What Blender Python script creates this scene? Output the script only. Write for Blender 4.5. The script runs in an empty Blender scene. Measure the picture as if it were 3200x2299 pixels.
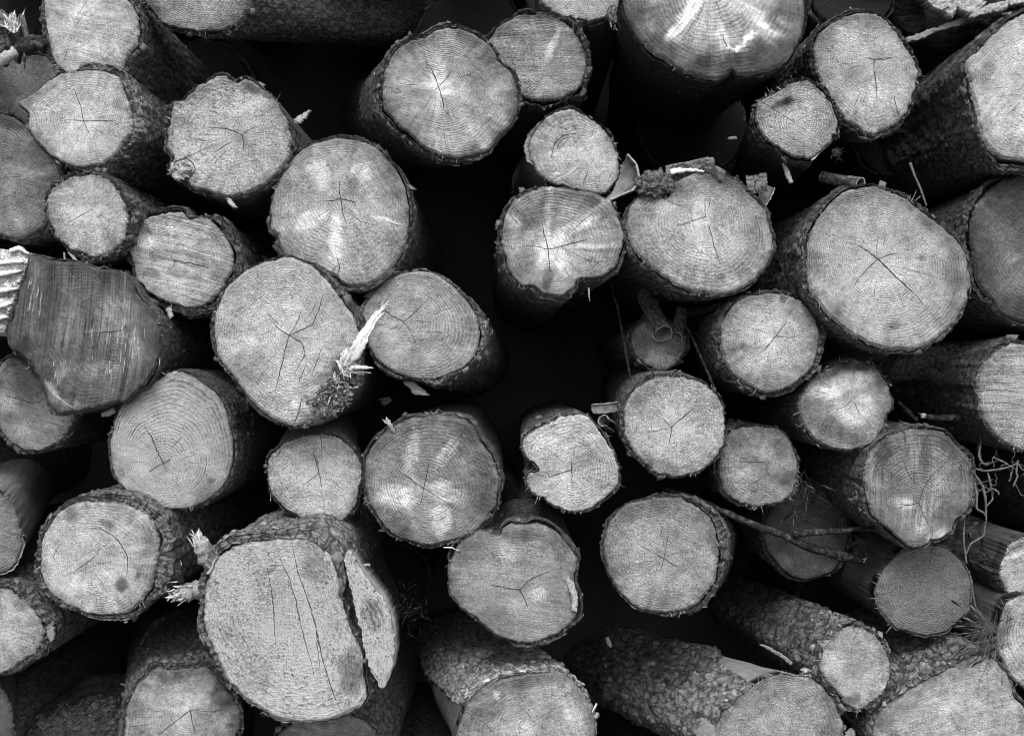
import bpy, math, random
import numpy as np
from mathutils import Vector

# ------------------------------------------------------------------ scene
S = bpy.context.scene
COL = S.collection
D, ZC, SC = 2.3, 1.09, 2.0 / 3200.0        # camera distance, camera height, metres per photo pixel at the pile front
R_ = np.random.default_rng(7)

def ray(px):
    px = np.atleast_2d(np.asarray(px, float))
    return np.stack([(px[:, 0] - 1600) * SC, np.full(len(px), D), -(px[:, 1] - 1149.5) * SC], 1)
CAM = np.array([0, -D, ZC])
def at(px, Y):
    """point(s) at depth Y behind the pile front"""
    px = np.atleast_2d(np.asarray(px, float)); Y = np.broadcast_to(np.asarray(Y, float), (len(px),))
    return CAM + ray(px) * ((D + Y) / D)[:, None]
def project(P):
    d = P - CAM
    k = D / d[..., 1] / SC
    return np.stack([1600 + d[..., 0] * k, 1149.5 - d[..., 2] * k], -1)
TILES = {'F': (1.41143, 0, 0), 0: (1.0, 0, 0)}
for i_, (ox_, oy_) in enumerate([(0, 0), (1050, 0), (2100, 0), (0, 750), (1050, 750), (2100, 750), (0, 1499), (1050, 1499), (2100, 1499)]):
    TILES[i_ + 1] = (1100 / 2240, ox_, oy_)
def T(tile, pts):
    """measured points, 'x,y x,y ...' or list, to photo pixels"""
    if isinstance(pts, str):
        pts = [tuple(map(float, p.split(','))) for p in pts.split()]
    a = np.atleast_2d(np.asarray(pts, float)).copy()
    s, ox, oy = TILES[tile]
    a[:, 0] = a[:, 0] * s + ox; a[:, 1] = a[:, 1] * s + oy
    return a

# ------------------------------------------------------------------ numeric helpers
def sstep(a, b, x):
    t = np.clip((x - a) / (b - a), 0, 1); return t * t * (3 - 2 * t)
def _hash(ix, iy, iz, seed):
    M = np.uint32
    h = (ix.astype(np.int64).astype(M) * M(374761393) + iy.astype(np.int64).astype(M) * M(668265263)
         + iz.astype(np.int64).astype(M) * M(2147483647 - 1274126177) + M((seed * 974711 + 12345) & 0xffffffff))
    h = (h ^ (h >> M(13))) * M(1274126177); h = (h ^ (h >> M(16))) * M(2246822519); h = h ^ (h >> M(13))
    return (h & M(0xffffff)).astype(np.float64) / float(0xffffff)
def vnoise(p, seed=0):
    p = np.asarray(p, float)
    if p.shape[-1] == 2: p = np.concatenate([p, np.zeros(p.shape[:-1] + (1,))], -1)
    i = np.floor(p); f = p - i; f = f * f * f * (f * (f * 6 - 15) + 10); i = i.astype(np.int64)
    r = 0
    for dx in (0, 1):
        wx = f[..., 0] if dx else 1 - f[..., 0]
        for dy in (0, 1):
            wy = f[..., 1] if dy else 1 - f[..., 1]
            for dz in (0, 1):
                wz = f[..., 2] if dz else 1 - f[..., 2]
                r = r + wx * wy * wz * _hash(i[..., 0] + dx, i[..., 1] + dy, i[..., 2] + dz, seed)
    return r
def fbm(p, seed=0, o=3):
    r = 0; a = 1.0; n = 0
    for k in range(o):
        r = r + a * (vnoise(np.asarray(p) * (2.03 ** k), seed + 31 * k) - .5) * 2; n += a; a *= .5
    return r / n
def vor(u, v, nu, seed):
    """2-D cell pattern, periodic in u: F1, F2, cell value, offset"""
    iu = np.floor(u).astype(np.int64); iv = np.floor(v).astype(np.int64)
    F1 = np.full(u.shape, 9.); F2 = F1.copy(); cid = np.zeros(u.shape); off = np.zeros(u.shape)
    z = np.zeros_like(iu)
    for du in (-1, 0, 1):
        for dv in (-1, 0, 1):
            cu = iu + du; cv = iv + dv; cm = np.mod(cu, nu)
            px = cu + .1 + .8 * _hash(cm, cv, z, seed); py = cv + .1 + .8 * _hash(cm, cv, z, seed + 1)
            d = np.hypot(u - px, v - py); c = _hash(cm, cv, z, seed + 2)
            less = d < F1
            F2 = np.where(less, F1, np.minimum(F2, d)); off = np.where(less, v - py, off)
            cid = np.where(less, c, cid); F1 = np.where(less, d, F1)
    return F1, F2, cid, off
def closed_spline(pts, n):
    p = np.asarray(pts, float); m = len(p); t = np.arange(m * 12) / 12.0
    i = np.floor(t).astype(int); f = (t - i)[:, None]
    a, b, c, d = p[(i - 1) % m], p[i % m], p[(i + 1) % m], p[(i + 2) % m]
    q = .5 * ((2 * b) + (c - a) * f + (2 * a - 5 * b + 4 * c - d) * f ** 2 + (3 * b - a - 3 * c + d) * f ** 3)
    q = .75 * q + .25 * (b * (1 - f) + c * f)
    return resample(np.vstack([q, q[:1]]), n + 1)[:-1]
def resample(q, n):
    s = np.r_[0, np.cumsum(np.linalg.norm(np.diff(q, axis=0), axis=1))]
    t = np.linspace(0, s[-1], n)
    return np.stack([np.interp(t, s, q[:, k]) for k in range(q.shape[1])], 1)
def smooth_c(a, k):
    """circular smoothing"""
    w = np.hanning(2 * k + 3)[1:-1]; w /= w.sum()
    return sum(wi * np.roll(a, j - k, axis=0) for j, wi in enumerate(w))
def inpoly(p, poly):
    x, y = p[..., 0], p[..., 1]; r = np.zeros(x.shape, bool); n = len(poly)
    for i in range(n):
        x1, y1 = poly[i]; x2, y2 = poly[(i + 1) % n]
        if y1 == y2: continue
        r ^= ((y1 > y) != (y2 > y)) & (x < (x2 - x1) * (y - y1) / (y2 - y1) + x1)
    return r
def unit(v):
    v = np.asarray(v, float); return v / np.maximum(np.linalg.norm(v, axis=-1, keepdims=True), 1e-9)

# ------------------------------------------------------------------ mesh builder
class MB:
    def __init__(self): self.v = []; self.f = []; self.n = 0; self.at = []
    def add(self, v, f, mat=0, **attrs):
        v = np.asarray(v, float).reshape(-1, 3); f = np.asarray(f, np.int64)
        self.v.append(v); self.f.append((f + self.n, mat)); self.n += len(v); self.at.append((len(v), attrs))
    def grid(self, P, mat=0, close=True, **attrs):
        R, N = P.shape[:2]
        i = np.arange(R - 1)[:, None]; k = np.arange(N if close else N - 1)[None, :]; k2 = (k + 1) % N
        q = np.stack([i * N + k, i * N + k2, (i + 1) * N + k2, (i + 1) * N + k], -1).reshape(-1, 4)
        a = {}
        for n, x in attrs.items():
            x = np.asarray(x, float); a[n] = x.reshape(-1, 3) if x.ndim == 3 else x.reshape(-1) if x.ndim == 2 else x
        self.add(P.reshape(-1, 3), q, mat, **a)
    def build(self, name, mats, parent=None, loc=(0, 0, 0), smooth=True):
        loc = np.asarray(loc, float)
        v = np.vstack(self.v) - loc
        me = bpy.data.meshes.new(name)
        me.vertices.add(len(v)); me.vertices.foreach_set('co', v.astype(np.float32).ravel())
        li = np.concatenate([f.ravel() for f, m in self.f]); ln = np.concatenate([np.full(len(f), f.shape[1]) for f, m in self.f])
        mi = np.concatenate([np.full(len(f), m) for f, m in self.f])
        me.loops.add(len(li)); me.loops.foreach_set('vertex_index', li.astype(np.int32))
        me.polygons.add(len(ln)); me.polygons.foreach_set('loop_start', np.r_[0, np.cumsum(ln)[:-1]].astype(np.int32))
        me.polygons.foreach_set('material_index', mi.astype(np.int32))
        me.polygons.foreach_set('use_smooth', np.full(len(ln), smooth))
        names = {}
        for n, a in self.at:
            for k, x in a.items(): names[k] = 3 if k in ('fp', 'bk') else 1
        for k, dim in names.items():
            arr = np.concatenate([np.broadcast_to(np.asarray(a.get(k, 0.), float), (n, dim) if dim == 3 else (n,)) for n, a in self.at])
            at_ = me.attributes.new(k, 'FLOAT_VECTOR' if dim == 3 else 'FLOAT', 'POINT')
            at_.data.foreach_set('vector' if dim == 3 else 'value', arr.astype(np.float32).ravel())
        me.update(calc_edges=True); me.validate()
        for m in (mats if isinstance(mats, (list, tuple)) else [mats]): me.materials.append(m)
        o = bpy.data.objects.new(name, me); COL.objects.link(o)
        if parent is not None: o.parent = parent
        else: o.location = loc
        return o
def thing(name, label, cat, loc, group=None):
    o = bpy.data.objects.new(name, None); COL.objects.link(o)
    o.location = loc; o.empty_display_size = .05
    o['label'] = label; o['category'] = cat
    if group: o['group'] = group
    return o
def tag(o, label, cat, group=None):
    o['label'] = label; o['category'] = cat
    if group: o['group'] = group
    return o
def frame_of(P):
    """tangents and two normals along a polyline"""
    t = unit(np.gradient(P, axis=0)); up = np.array([.13, -.9, .41]); a = unit(np.cross(t, up)); b = np.cross(t, a)
    return t, a, b
def tube(mb, P, r, ns=8, rough=.15, seed=0, mat=0, cap=True, **attrs):
    P = np.asarray(P, float); n = len(P); r = np.broadcast_to(np.asarray(r, float), (n,)).copy()
    t, a, b = frame_of(P); th = np.linspace(0, 2 * math.pi, ns, endpoint=False)
    rr = r[:, None] * (1 + rough * 2 * (vnoise(np.stack(np.broadcast_arrays(np.arange(n)[:, None] * .6, np.cos(th)[None] * 1.5 + 3, np.sin(th)[None] * 1.5 + 3), -1), seed) - .5))
    if cap: rr[0] *= .75; rr[-1] *= .6
    G = P[:, None] + rr[..., None] * (np.cos(th)[None, :, None] * a[:, None] + np.sin(th)[None, :, None] * b[:, None])
    if cap: G = np.concatenate([np.repeat(P[None, :1], ns, 1), G, np.repeat(P[None, -1:], ns, 1)], 0)
    R = len(G)
    bk = np.stack(np.broadcast_arrays(th[None] * r.mean(), np.linspace(0, 1, R)[:, None] * np.linalg.norm(P[-1] - P[0]), 0.), -1)
    mb.grid(G, mat, True, bk=bk, **attrs)
def spikes(mb, base, direc, length, width, mat=0, **attrs):
    """thin three-sided splinters, one per row"""
    base = np.asarray(base); d = unit(direc); n = len(base)
    a = unit(np.cross(d, R_.normal(size=(n, 3)))); b = np.cross(d, a)
    w = np.asarray(width)[:, None]; L = np.asarray(length)[:, None]
    bend = (a * R_.normal(size=(n, 1)) + b * R_.normal(size=(n, 1))) * L * .14
    c = [(a * math.cos(x) * 1.3 + b * math.sin(x) * .6) * w for x in (0, 2.1, 4.2)]
    V = np.stack([base + c[0] - d * w, base + c[1] - d * w, base + c[2] - d * w] + [base + d * L * .55 + bend + ci * .8 for ci in c]
                 + [base + d * L * R_.uniform(.8, 1.0, (n, 1)) + bend * 2 + a * w * .5, base + d * L + bend * 2], 1)
    q = np.array([[0, 1, 4, 3], [1, 2, 5, 4], [2, 0, 3, 5], [3, 4, 7, 6], [4, 5, 7, 7], [5, 3, 6, 7]])
    F = (np.arange(n)[:, None, None] * 8 + q[None]).reshape(-1, 4)
    tri = F[F[:, 2] == F[:, 3]][:, :3]; quad = F[F[:, 2] != F[:, 3]]
    mb.add(V.reshape(-1, 3), quad, mat, **attrs)
    k = mb.n - n * 8
    mb.f.append((tri + k, mat))

# ------------------------------------------------------------------ materials
class NT:
    def __init__(self, name):
        self.m = bpy.data.materials.new(name); self.m.use_nodes = True
        self.t = self.m.node_tree; self.t.nodes.clear()
        self.out = self.n('ShaderNodeOutputMaterial'); self.bsdf = self.n('ShaderNodeBsdfPrincipled')
        self.t.links.new(self.bsdf.outputs[0], self.out.inputs[0])
    def n(self, typ, **k):
        o = self.t.nodes.new(typ)
        for a, b in k.items(): setattr(o, a, b)
        return o
    def set(self, sock, v):
        if isinstance(v, bpy.types.NodeSocket): self.t.links.new(v, sock)
        else: sock.default_value = v
    def attr(self, name, vec=False):
        o = self.n('ShaderNodeAttribute', attribute_name=name); return o.outputs['Vector' if vec else 'Fac']
    def m_(self, op, a, b=0., c=0., clamp=False):
        o = self.n('ShaderNodeMath', operation=op, use_clamp=clamp)
        for s, v in zip(o.inputs, (a, b, c)): self.set(s, v)
        return o.outputs[0]
    def add(self, a, b): return self.m_('ADD', a, b)
    def mul(self, a, b): return self.m_('MULTIPLY', a, b)
    def sub(self, a, b): return self.m_('SUBTRACT', a, b)
    def vm(self, op, a, b=(0, 0, 0)):
        o = self.n('ShaderNodeVectorMath', operation=op); self.set(o.inputs[0], a)
        if op == 'SCALE': self.set(o.inputs['Scale'], b)
        elif op != 'NORMALIZE' and op != 'LENGTH': self.set(o.inputs[1], b)
        return o.outputs['Value' if op == 'LENGTH' else 'Vector']
    def noise(self, v, scale, detail=2., rough=.5, dist=0.):
        o = self.n('ShaderNodeTexNoise', noise_dimensions='3D'); self.set(o.inputs['Vector'], v)
        o.inputs['Scale'].default_value = scale; o.inputs['Detail'].default_value = detail
        o.inputs['Roughness'].default_value = rough; o.inputs['Distortion'].default_value = dist
        return o.outputs[0]
    def map(self, v, a, b, c=0., d=1., smooth=True):
        o = self.n('ShaderNodeMapRange', interpolation_type='SMOOTHSTEP' if smooth else 'LINEAR')
        for s, x in zip(o.inputs[:5], (v, a, b, c, d)): self.set(s, x)
        return o.outputs[0]
    def sep(self, v):
        o = self.n('ShaderNodeSeparateXYZ'); self.set(o.inputs[0], v); return o.outputs
    def comb(self, x, y, z=0.):
        o = self.n('ShaderNodeCombineXYZ')
        for s, v in zip(o.inputs, (x, y, z)): self.set(s, v)
        return o.outputs[0]
    def grey(self, val):
        self.set(self.bsdf.inputs['Base Color'], self.comb(val, val, val))
    def rough(self, v, spec=.25):
        self.set(self.bsdf.inputs['Roughness'], v); self.bsdf.inputs['Specular IOR Level'].default_value = spec
    def bump(self, h, dist, strength=1.):
        o = self.n('ShaderNodeBump'); o.inputs['Strength'].default_value = strength; o.inputs['Distance'].default_value = dist
        self.set(o.inputs['Height'], h); self.set(self.bsdf.inputs['Normal'], o.outputs[0])

def wood_mat(al, seed, rc=.35, saw=(12, .3), torn=.4, mott=.35, rad=.25, pit=.4):
    """sawn end grain. fp = position from the pith in cm and the running ring count; tone = stains, fresh wood and some painted shade"""
    g = NT('sawn_end_grain')
    fp = g.attr('fp', True); tone = g.attr('tone'); s = g.sep(fp)
    P = g.comb(s[0], s[1], seed * 3.7)
    n1 = g.noise(P, .28, 4., .55); n2 = g.noise(P, 1.1, 4., .6)
    rcoord = g.add(s[2], g.add(g.mul(g.sub(n1, .5), 1.6), g.mul(g.sub(g.noise(P, 1.6, 1.), .5), .55)))
    fr = g.m_('FRACT', rcoord)
    late = g.mul(g.map(fr, .25, .86), g.map(fr, .9, 1., 1., 0.))
    wn = g.n('ShaderNodeTexWhiteNoise', noise_dimensions='1D'); g.set(wn.inputs['W'], g.add(g.m_('FLOOR', rcoord), seed))
    inten = g.map(wn.outputs[0], 0., 1., .35, 1., False)
    patch = g.map(g.noise(P, .22, 3.), .36, .62, .12, 1.)
    ring = g.mul(g.mul(late, inten), g.mul(patch, min(.8, rc * 1.25)))
    ring = g.mul(ring, g.map(g.noise(g.vm('ADD', P, (2., 7., 4.)), 1.5, 3., .65), .36, .58, .3, 1.25))
    a = math.radians(-saw[0]); ca, sa = math.cos(a), math.sin(a)
    along = g.add(g.mul(s[0], ca), g.mul(s[1], sa)); across = g.sub(g.mul(s[1], ca), g.mul(s[0], sa))
    across2 = g.add(across, g.mul(g.m_('POWER', along, 2.), .004))
    sw = g.noise(g.comb(g.mul(along, .10), g.mul(across2, 3.2), seed), 1., 3., .65)
    sw2 = g.noise(g.comb(g.mul(along, .05), g.mul(across2, .9), seed + 9), 1., 2., .5)
    sawv = g.mul(g.add(g.mul(g.sub(sw, .5), 3.2), g.mul(g.sub(sw2, .5), 1.6)), saw[1])
    sawmask = g.map(g.noise(P, .16, 1.), .35, .6, .35, 1.)
    sawv = g.mul(sawv, sawmask)
    fine = g.noise(P, 2.5, 4., .72); fine2 = g.noise(P, 5.5, 2., .6)
    tornmask = g.map(g.noise(g.vm('ADD', P, (7., 3., 1.)), .2, 2.), .36, .6, .3, 1.)
    glint = g.mul(g.mul(g.map(fine, .53, .66), tornmask), torn)  # fibre glints, painted into the colour as bright flecks
    pits = g.mul(g.map(fine, .47, .34), pit)
    pits2 = g.mul(g.map(fine2, .42, .3), pit * .7)
    d = g.vm('NORMALIZE', g.comb(s[0], s[1], 0.))
    rays = g.noise(g.vm('ADD', g.vm('SCALE', d, 6.), (seed, 0, 0)), 1., 3., .7)
    rays = g.mul(g.sub(rays, .5), rad * 1.9)
    v = g.add(1.03, g.mul(g.sub(n1, .5), mott * 2.6)); v = g.add(v, g.mul(g.sub(n2, .5), mott * 2.)); v = g.add(v, rays); v = g.add(v, sawv)
    pm = g.map(g.noise(g.vm('ADD', P, (3., 9., 5.)), .3, 3., .6), .38, .62, .25, 1.35)
    v = g.mul(v, g.sub(1., ring)); v = g.mul(v, g.sub(1., g.mul(pits, pm))); v = g.mul(v, g.sub(1., g.mul(pits2, pm)))
    gr = g.noise(g.comb(g.mul(g.sep(d)[0], 15.), g.mul(g.sep(d)[1], 15.), g.mul(rcoord, 1.1)), 1., 3., .6)
    gmask = g.map(g.noise(g.vm('ADD', P, (1., 5., 8.)), .26, 2.), .38, .6, .35, 1.)
    grv = g.mul(g.mul(g.sub(gr, .5), gmask), .55 + 1.5 * torn)
    v = g.mul(v, g.m_('MAXIMUM', g.add(1., grv), .2))
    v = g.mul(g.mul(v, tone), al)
    v = g.add(v, g.mul(glint, g.mul(.42 * min(1., al * 2.4), g.m_('MINIMUM', tone, 1.2))))
    v = g.m_('MINIMUM', g.m_('MAXIMUM', v, .012), .86)
    g.grey(v); g.rough(.62, .28)
    h = g.add(g.mul(fine, 1.0 + torn), g.mul(late, -.35 * min(1., rc * 2)))
    h = g.add(h, g.add(g.mul(sw, saw[1] * 1.4), g.mul(fine2, .5 + torn)))
    h = g.add(h, g.mul(gr, (.5 + 1.6 * torn)))
    g.bump(h, .003 + .0045 * torn, 1.)
    return g.m

def bark_mat(al, seed, wood_al=.25, lich=.5, sc=1.):
    """bk = metres round and along the log; peel = where the bark is gone"""
    g = NT('bark')
    bk = g.attr('bk', True); peel = g.attr('peel'); s = g.sep(bk)
    P = g.comb(g.mul(s[0], 100.), g.mul(s[1], 100.), g.add(seed * 5.1, g.mul(s[2], 100.)))
    Q = g.comb(g.mul(s[0], 100.), g.mul(s[1], 55.), seed)
    n1 = g.noise(P, .3, 4., .6); n2 = g.noise(Q, 1.5 * sc, 5., .65, .6); n3 = g.noise(P, 5., 3., .7)
    vo = g.n('ShaderNodeTexVoronoi', feature='DISTANCE_TO_EDGE'); g.set(vo.inputs['Vector'], g.vm('ADD', Q, g.comb(g.mul(n2, 2.4), g.mul(g.noise(Q, .8, 3.), 3.2))))
    vo.inputs['Scale'].default_value = .75 * sc
    crackb = g.map(g.add(vo.outputs['Distance'], g.mul(g.sub(n3, .5), .12)), 0., .10)
    v = g.add(.45, g.mul(n1, .6)); v = g.mul(v, g.add(-.25, g.mul(n2, 2.5)) if sc < .7 else g.add(.25, g.mul(n2, 1.5))); v = g.mul(v, g.add(.42, g.mul(crackb, .58))) if sc < .7 else g.mul(v, g.add(.5, g.mul(crackb, .5)))  # fissures darkened in the colour, painted shade on top of the relief
    v = g.mul(v, g.add(.5, n3))
    v = g.mul(v, al)
    li = g.mul(g.mul(g.map(n2, .55, .72), g.map(n3, .45, .62)), lich)
    v = g.add(v, g.mul(li, .10 + al))
    st = g.noise(g.comb(g.mul(s[0], 100.), g.mul(s[1], 7.), seed + 4), 1.1, 4., .6)
    w = g.mul(g.add(.55, g.add(g.mul(g.sub(st, .5), 1.3), g.add(g.mul(n1, .5), g.mul(g.sub(n3, .5), .35)))), wood_al)
    mix = g.n('ShaderNodeMix', data_type='FLOAT'); g.set(mix.inputs[0], peel); g.set(mix.inputs[2], v); g.set(mix.inputs[3], w)
    g.grey(g.m_('MAXIMUM', mix.outputs[0], .008)); g.rough(g.add(.88, g.mul(peel, -.25)), .2)
    hb = g.add(g.mul(n2, 1.3 if sc < .7 else 1.), g.add(g.mul(crackb, .6 if sc < .7 else .8), g.mul(n3, .5 if sc < .7 else .35)))
    hw = g.add(g.mul(st, .25), g.mul(n3, .15))
    mix2 = g.n('ShaderNodeMix', data_type='FLOAT'); g.set(mix2.inputs[0], peel); g.set(mix2.inputs[2], hb); g.set(mix2.inputs[3], hw)
    g.bump(mix2.outputs[0], .008 if sc < .7 else .006, 1.)
    return g.m

def plain_mat(name, al, sc=40., var=.6, bump=.001, rough=.8):
    g = NT(name); tc = g.n('ShaderNodeTexCoord').outputs['Object']
    n = g.noise(tc, sc, 4., .6); n2 = g.noise(tc, sc * 5, 2., .6)
    v = g.mul(g.add(1. - var * .5, g.add(g.mul(g.sub(n, .5), var * 1.6), g.mul(g.sub(n2, .5), var))), al)
    g.grey(g.m_('MAXIMUM', v, .006)); g.rough(rough, .2); g.bump(g.add(n, g.mul(n2, .6)), bump, .8)
    return g.m
M_CRACK = plain_mat('crack_shade_paint', .05, 200., .4, .0005, 1.)  # dark strips paint the shade inside open cracks
M_FIBRE = plain_mat('torn_fibre', .42, 260., .9, .0006, .7)
M_SCORE = plain_mat('pale_saw_score', .42, 200., .9, .0004, .7)
M_FRESH = plain_mat('fresh_split_wood', .7, 160., .6, .0012, .6)
M_STRAW = plain_mat('dry_needle', .15, 300., .8, .0003, .7)
M_TWIG = plain_mat('twig_bark', .11, 90., 1.9, .002, .8)
M_ROOT = plain_mat('root_skin', .14, 180., .8, .001, .8)
M_LEAF = plain_mat('dry_leaf', .2, 60., .7, .001, .6)
M_CURLIN = plain_mat('inner_bark', .17, 70., .7, .001, .7)
M_CRUMB = plain_mat('torn_wood_crumb', .2, 220., 1.3, .002, .8)
M_FLAKE = plain_mat('bark_flake', .085, 150., 1.3, .002, .85)
# ------------------------------------------------------------------ the log builder
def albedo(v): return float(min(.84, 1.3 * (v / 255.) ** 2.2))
NLOG = [0]
LOGS = {}
def LOG(key, label, tile, pts, pith, Y, v, vp=None, L=1.35, bt=12, bv=.09, peel=None, peel_all=0., nr=22, rc=.4, saw=(14, .38),
        torn=.4, cracks='', blots=(), nc=9, gap=.3, fib=45, chips=45, det=1, mott=.5, edge=.3, rad=.25, rag=1.35, wood_al=.22,
        plate=4.0, tilt=None, taper=.04, lich=.5, group='sawn logs stacked in the pile', pit=.4, cw=1.0, thick=(), scr='', edge_in=.72, bsc=.8, csz=0.):
    NLOG[0] += 1; sd = NLOG[0] * 17 + 3
    rng = np.random.default_rng(sd)
    N = 300 if det >= 2 else 240 if det == 1 else 110
    out = closed_spline(T(tile, pts), N); pith_px = T(tile, [pith])[0]
    # direction of the stem: towards its own vanishing point, default straight back
    vpx = np.array([1600., 1149.5]) if vp is None else np.array(vp, float) * 1.41143
    ax = unit([(vpx[0] - 1600) * SC / D, 1., -(vpx[1] - 1149.5) * SC / D])
    n = unit(-.6 * ax + np.array([0, -.4, 0]) + rng.normal(size=3) * [.05, 0, .05]) if tilt is None else unit([tilt[0], -1, tilt[1]])
    cen = out.mean(0); C = at(cen, Y)[0]
    e1 = unit(np.cross([0, 0, 1.], -n) * -1.); e1 = e1 if e1[0] > 0 else -e1
    e2 = np.cross(n, e1); e2 = e2 if e2[2] > 0 else -e2
    def plane(px):
        d = ray(px); t = ((C - CAM) @ n) / (d @ n)
        P = CAM + d * t[:, None] - C
        return np.stack([P @ e1, P @ e2], 1)
    qo = plane(out); qp = plane(pith_px[None])[0]; nq = len(qo)
    if ((qo - np.roll(qo, 1, 0))[:, 0] * qo[:, 1]).sum() > 0: qo = qo[::-1].copy()      # one winding for every log
    ang = np.arange(N) * 2 * math.pi / N; circ = np.stack([np.cos(ang), np.sin(ang)], 1)
    tang = unit(np.roll(qo, -1, 0) - np.roll(qo, 1, 0)); nor = np.stack([tang[:, 1], -tang[:, 0]], 1)
    if (nor * (qo - qo.mean(0))).sum() < 0: nor = -nor
    mm = .001
    qo = qo + nor * (2.4 * mm * rag * fbm(circ * 5 + 9, sd) + 1.5 * mm * rag * fbm(circ * 24 + 5, sd + 1, 2))[:, None]
    qs = smooth_c(qo, N // 22); ns_ = smooth_c(nor, N // 40); ns_ = unit(ns_)
    Rm = np.linalg.norm(qs - qp, axis=1); th = np.arctan2((qs - qp)[:, 1], (qs - qp)[:, 0]); o_ = np.argsort(th)
    def Rs(q):
        t = np.arctan2(q[..., 1] - qp[1], q[..., 0] - qp[0])
        return np.interp(t, th[o_], Rm[o_], period=2 * math.pi)
    size = float(np.linalg.norm(qo, axis=1).mean())
    def height(q):
        h = .0022 * fbm(q * 14 + sd, sd + 2) + .0007 * fbm(q * 90, sd + 3, 2)
        return h + (.3 + torn * 1.3) * .0011 * fbm(q * 210, sd + 4, 2)
    # --- sawn face
    J = max(14, int(size / (.0028 if det >= 1 else .006)))
    t = np.linspace(0.0, 1, J + 1); t = 1 - (1 - t) ** 1.15
    Q = qp + t[:, None, None] * (qo - qp)[None]
    r = np.linalg.norm(Q - qp, axis=2)
    rs = Rs(Q); tt = r / np.maximum(rs * t[:, None] + Rm.mean() * (1 - t[:, None]), 1e-6)
    h = height(Q)
    er = sstep(.955, 1.0, t)[:, None] * (.0035 + .003 * (1 + fbm(circ * 14, sd + 6))[None])
    h = h - er * rag
    tone = np.ones(Q.shape[:2])
    warp = Q + .006 * np.stack([fbm(Q * 35, sd + 7), fbm(Q * 35 + 40, sd + 8)], -1)
    s_t = TILES[tile][0]
    for (bx, by, rx, ry, rot, amt) in blots:
        c = plane(T(tile, [(bx, by)]))[0]; d = warp - c; a = math.radians(-rot)
        dx = (d[..., 0] * math.cos(a) + d[..., 1] * math.sin(a)) / (rx * s_t * SC); dy = (-d[..., 0] * math.sin(a) + d[..., 1] * math.cos(a)) / (ry * s_t * SC)
        rr_ = dx * dx + dy * dy; m = np.exp(-(rr_ * (1 + .5 * fbm(Q * 60, sd + 13))) ** 2.2) * (.8 + .35 * fbm(Q * 90, sd + 40))
        m = np.clip(m, 0, 1.1)
        if amt > 1.1 and rx < 30: m = m * sstep(-.05, .1, fbm(Q * 190, sd + 41, 2))
        tone *= 1 + 1.7 * amt * m if amt > 0 else np.exp(2.1 * amt * m)
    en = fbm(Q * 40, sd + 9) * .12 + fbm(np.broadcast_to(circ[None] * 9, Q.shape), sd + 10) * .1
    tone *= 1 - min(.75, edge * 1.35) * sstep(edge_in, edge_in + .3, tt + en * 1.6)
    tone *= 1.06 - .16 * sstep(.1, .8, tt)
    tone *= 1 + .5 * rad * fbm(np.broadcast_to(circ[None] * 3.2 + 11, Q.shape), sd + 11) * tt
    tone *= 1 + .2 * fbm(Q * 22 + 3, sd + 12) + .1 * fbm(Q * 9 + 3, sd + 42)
    fpv = np.stack([(Q[..., 0] - qp[0]) * 100, (Q[..., 1] - qp[1]) * 100, tt ** .92 * nr], -1)
    P3 = C + Q[..., :1] * e1 + Q[..., 1:] * e2 + h[..., None] * n
    back = [(.998, .006), (.992, .016), (.985, .034)]
    PB = np.stack([C + (qp + (qo - qp) * k)[:, :1] * e1 + (qp + (qo - qp) * k)[:, 1:] * e2 + ax * (s + .004) for k, s in back])
    ext = lambda a: np.concatenate([a, np.repeat(a[-1:], len(back), 0)], 0)
    mb = MB()
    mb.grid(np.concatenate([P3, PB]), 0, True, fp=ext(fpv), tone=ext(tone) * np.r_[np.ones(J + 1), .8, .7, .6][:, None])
    lift = lambda q, z=.0006: C + q[:, :1] * e1 + q[:, 1:] * e2 + (height(q) + z)[:, None] * n
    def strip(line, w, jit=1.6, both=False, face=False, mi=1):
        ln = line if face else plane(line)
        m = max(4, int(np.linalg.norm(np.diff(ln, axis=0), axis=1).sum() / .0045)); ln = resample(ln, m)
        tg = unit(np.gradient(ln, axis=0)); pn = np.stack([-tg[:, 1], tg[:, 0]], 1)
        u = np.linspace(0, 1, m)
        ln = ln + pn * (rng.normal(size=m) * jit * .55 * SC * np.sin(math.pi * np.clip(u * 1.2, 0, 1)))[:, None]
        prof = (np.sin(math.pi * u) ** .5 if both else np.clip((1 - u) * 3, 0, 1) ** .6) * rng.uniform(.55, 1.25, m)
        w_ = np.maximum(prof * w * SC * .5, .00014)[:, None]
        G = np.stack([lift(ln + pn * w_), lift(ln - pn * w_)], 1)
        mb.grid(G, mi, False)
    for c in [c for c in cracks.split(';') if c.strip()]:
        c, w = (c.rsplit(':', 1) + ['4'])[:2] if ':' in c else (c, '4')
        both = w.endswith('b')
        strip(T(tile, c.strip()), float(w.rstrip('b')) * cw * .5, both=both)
    for c in [c for c in scr.split(';') if c.strip()]:     # pale scratches and saw scores
        c, w = c.rsplit(':', 1); strip(T(tile, c.strip()), float(w), .6, True, False, 3)
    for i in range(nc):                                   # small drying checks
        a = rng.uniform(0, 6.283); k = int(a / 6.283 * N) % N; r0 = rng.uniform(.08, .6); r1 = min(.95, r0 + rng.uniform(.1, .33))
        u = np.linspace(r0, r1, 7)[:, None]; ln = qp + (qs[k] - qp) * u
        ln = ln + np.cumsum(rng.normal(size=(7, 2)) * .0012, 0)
        strip(ln, rng.uniform(.6, 1.3), both=True, face=True)
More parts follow.
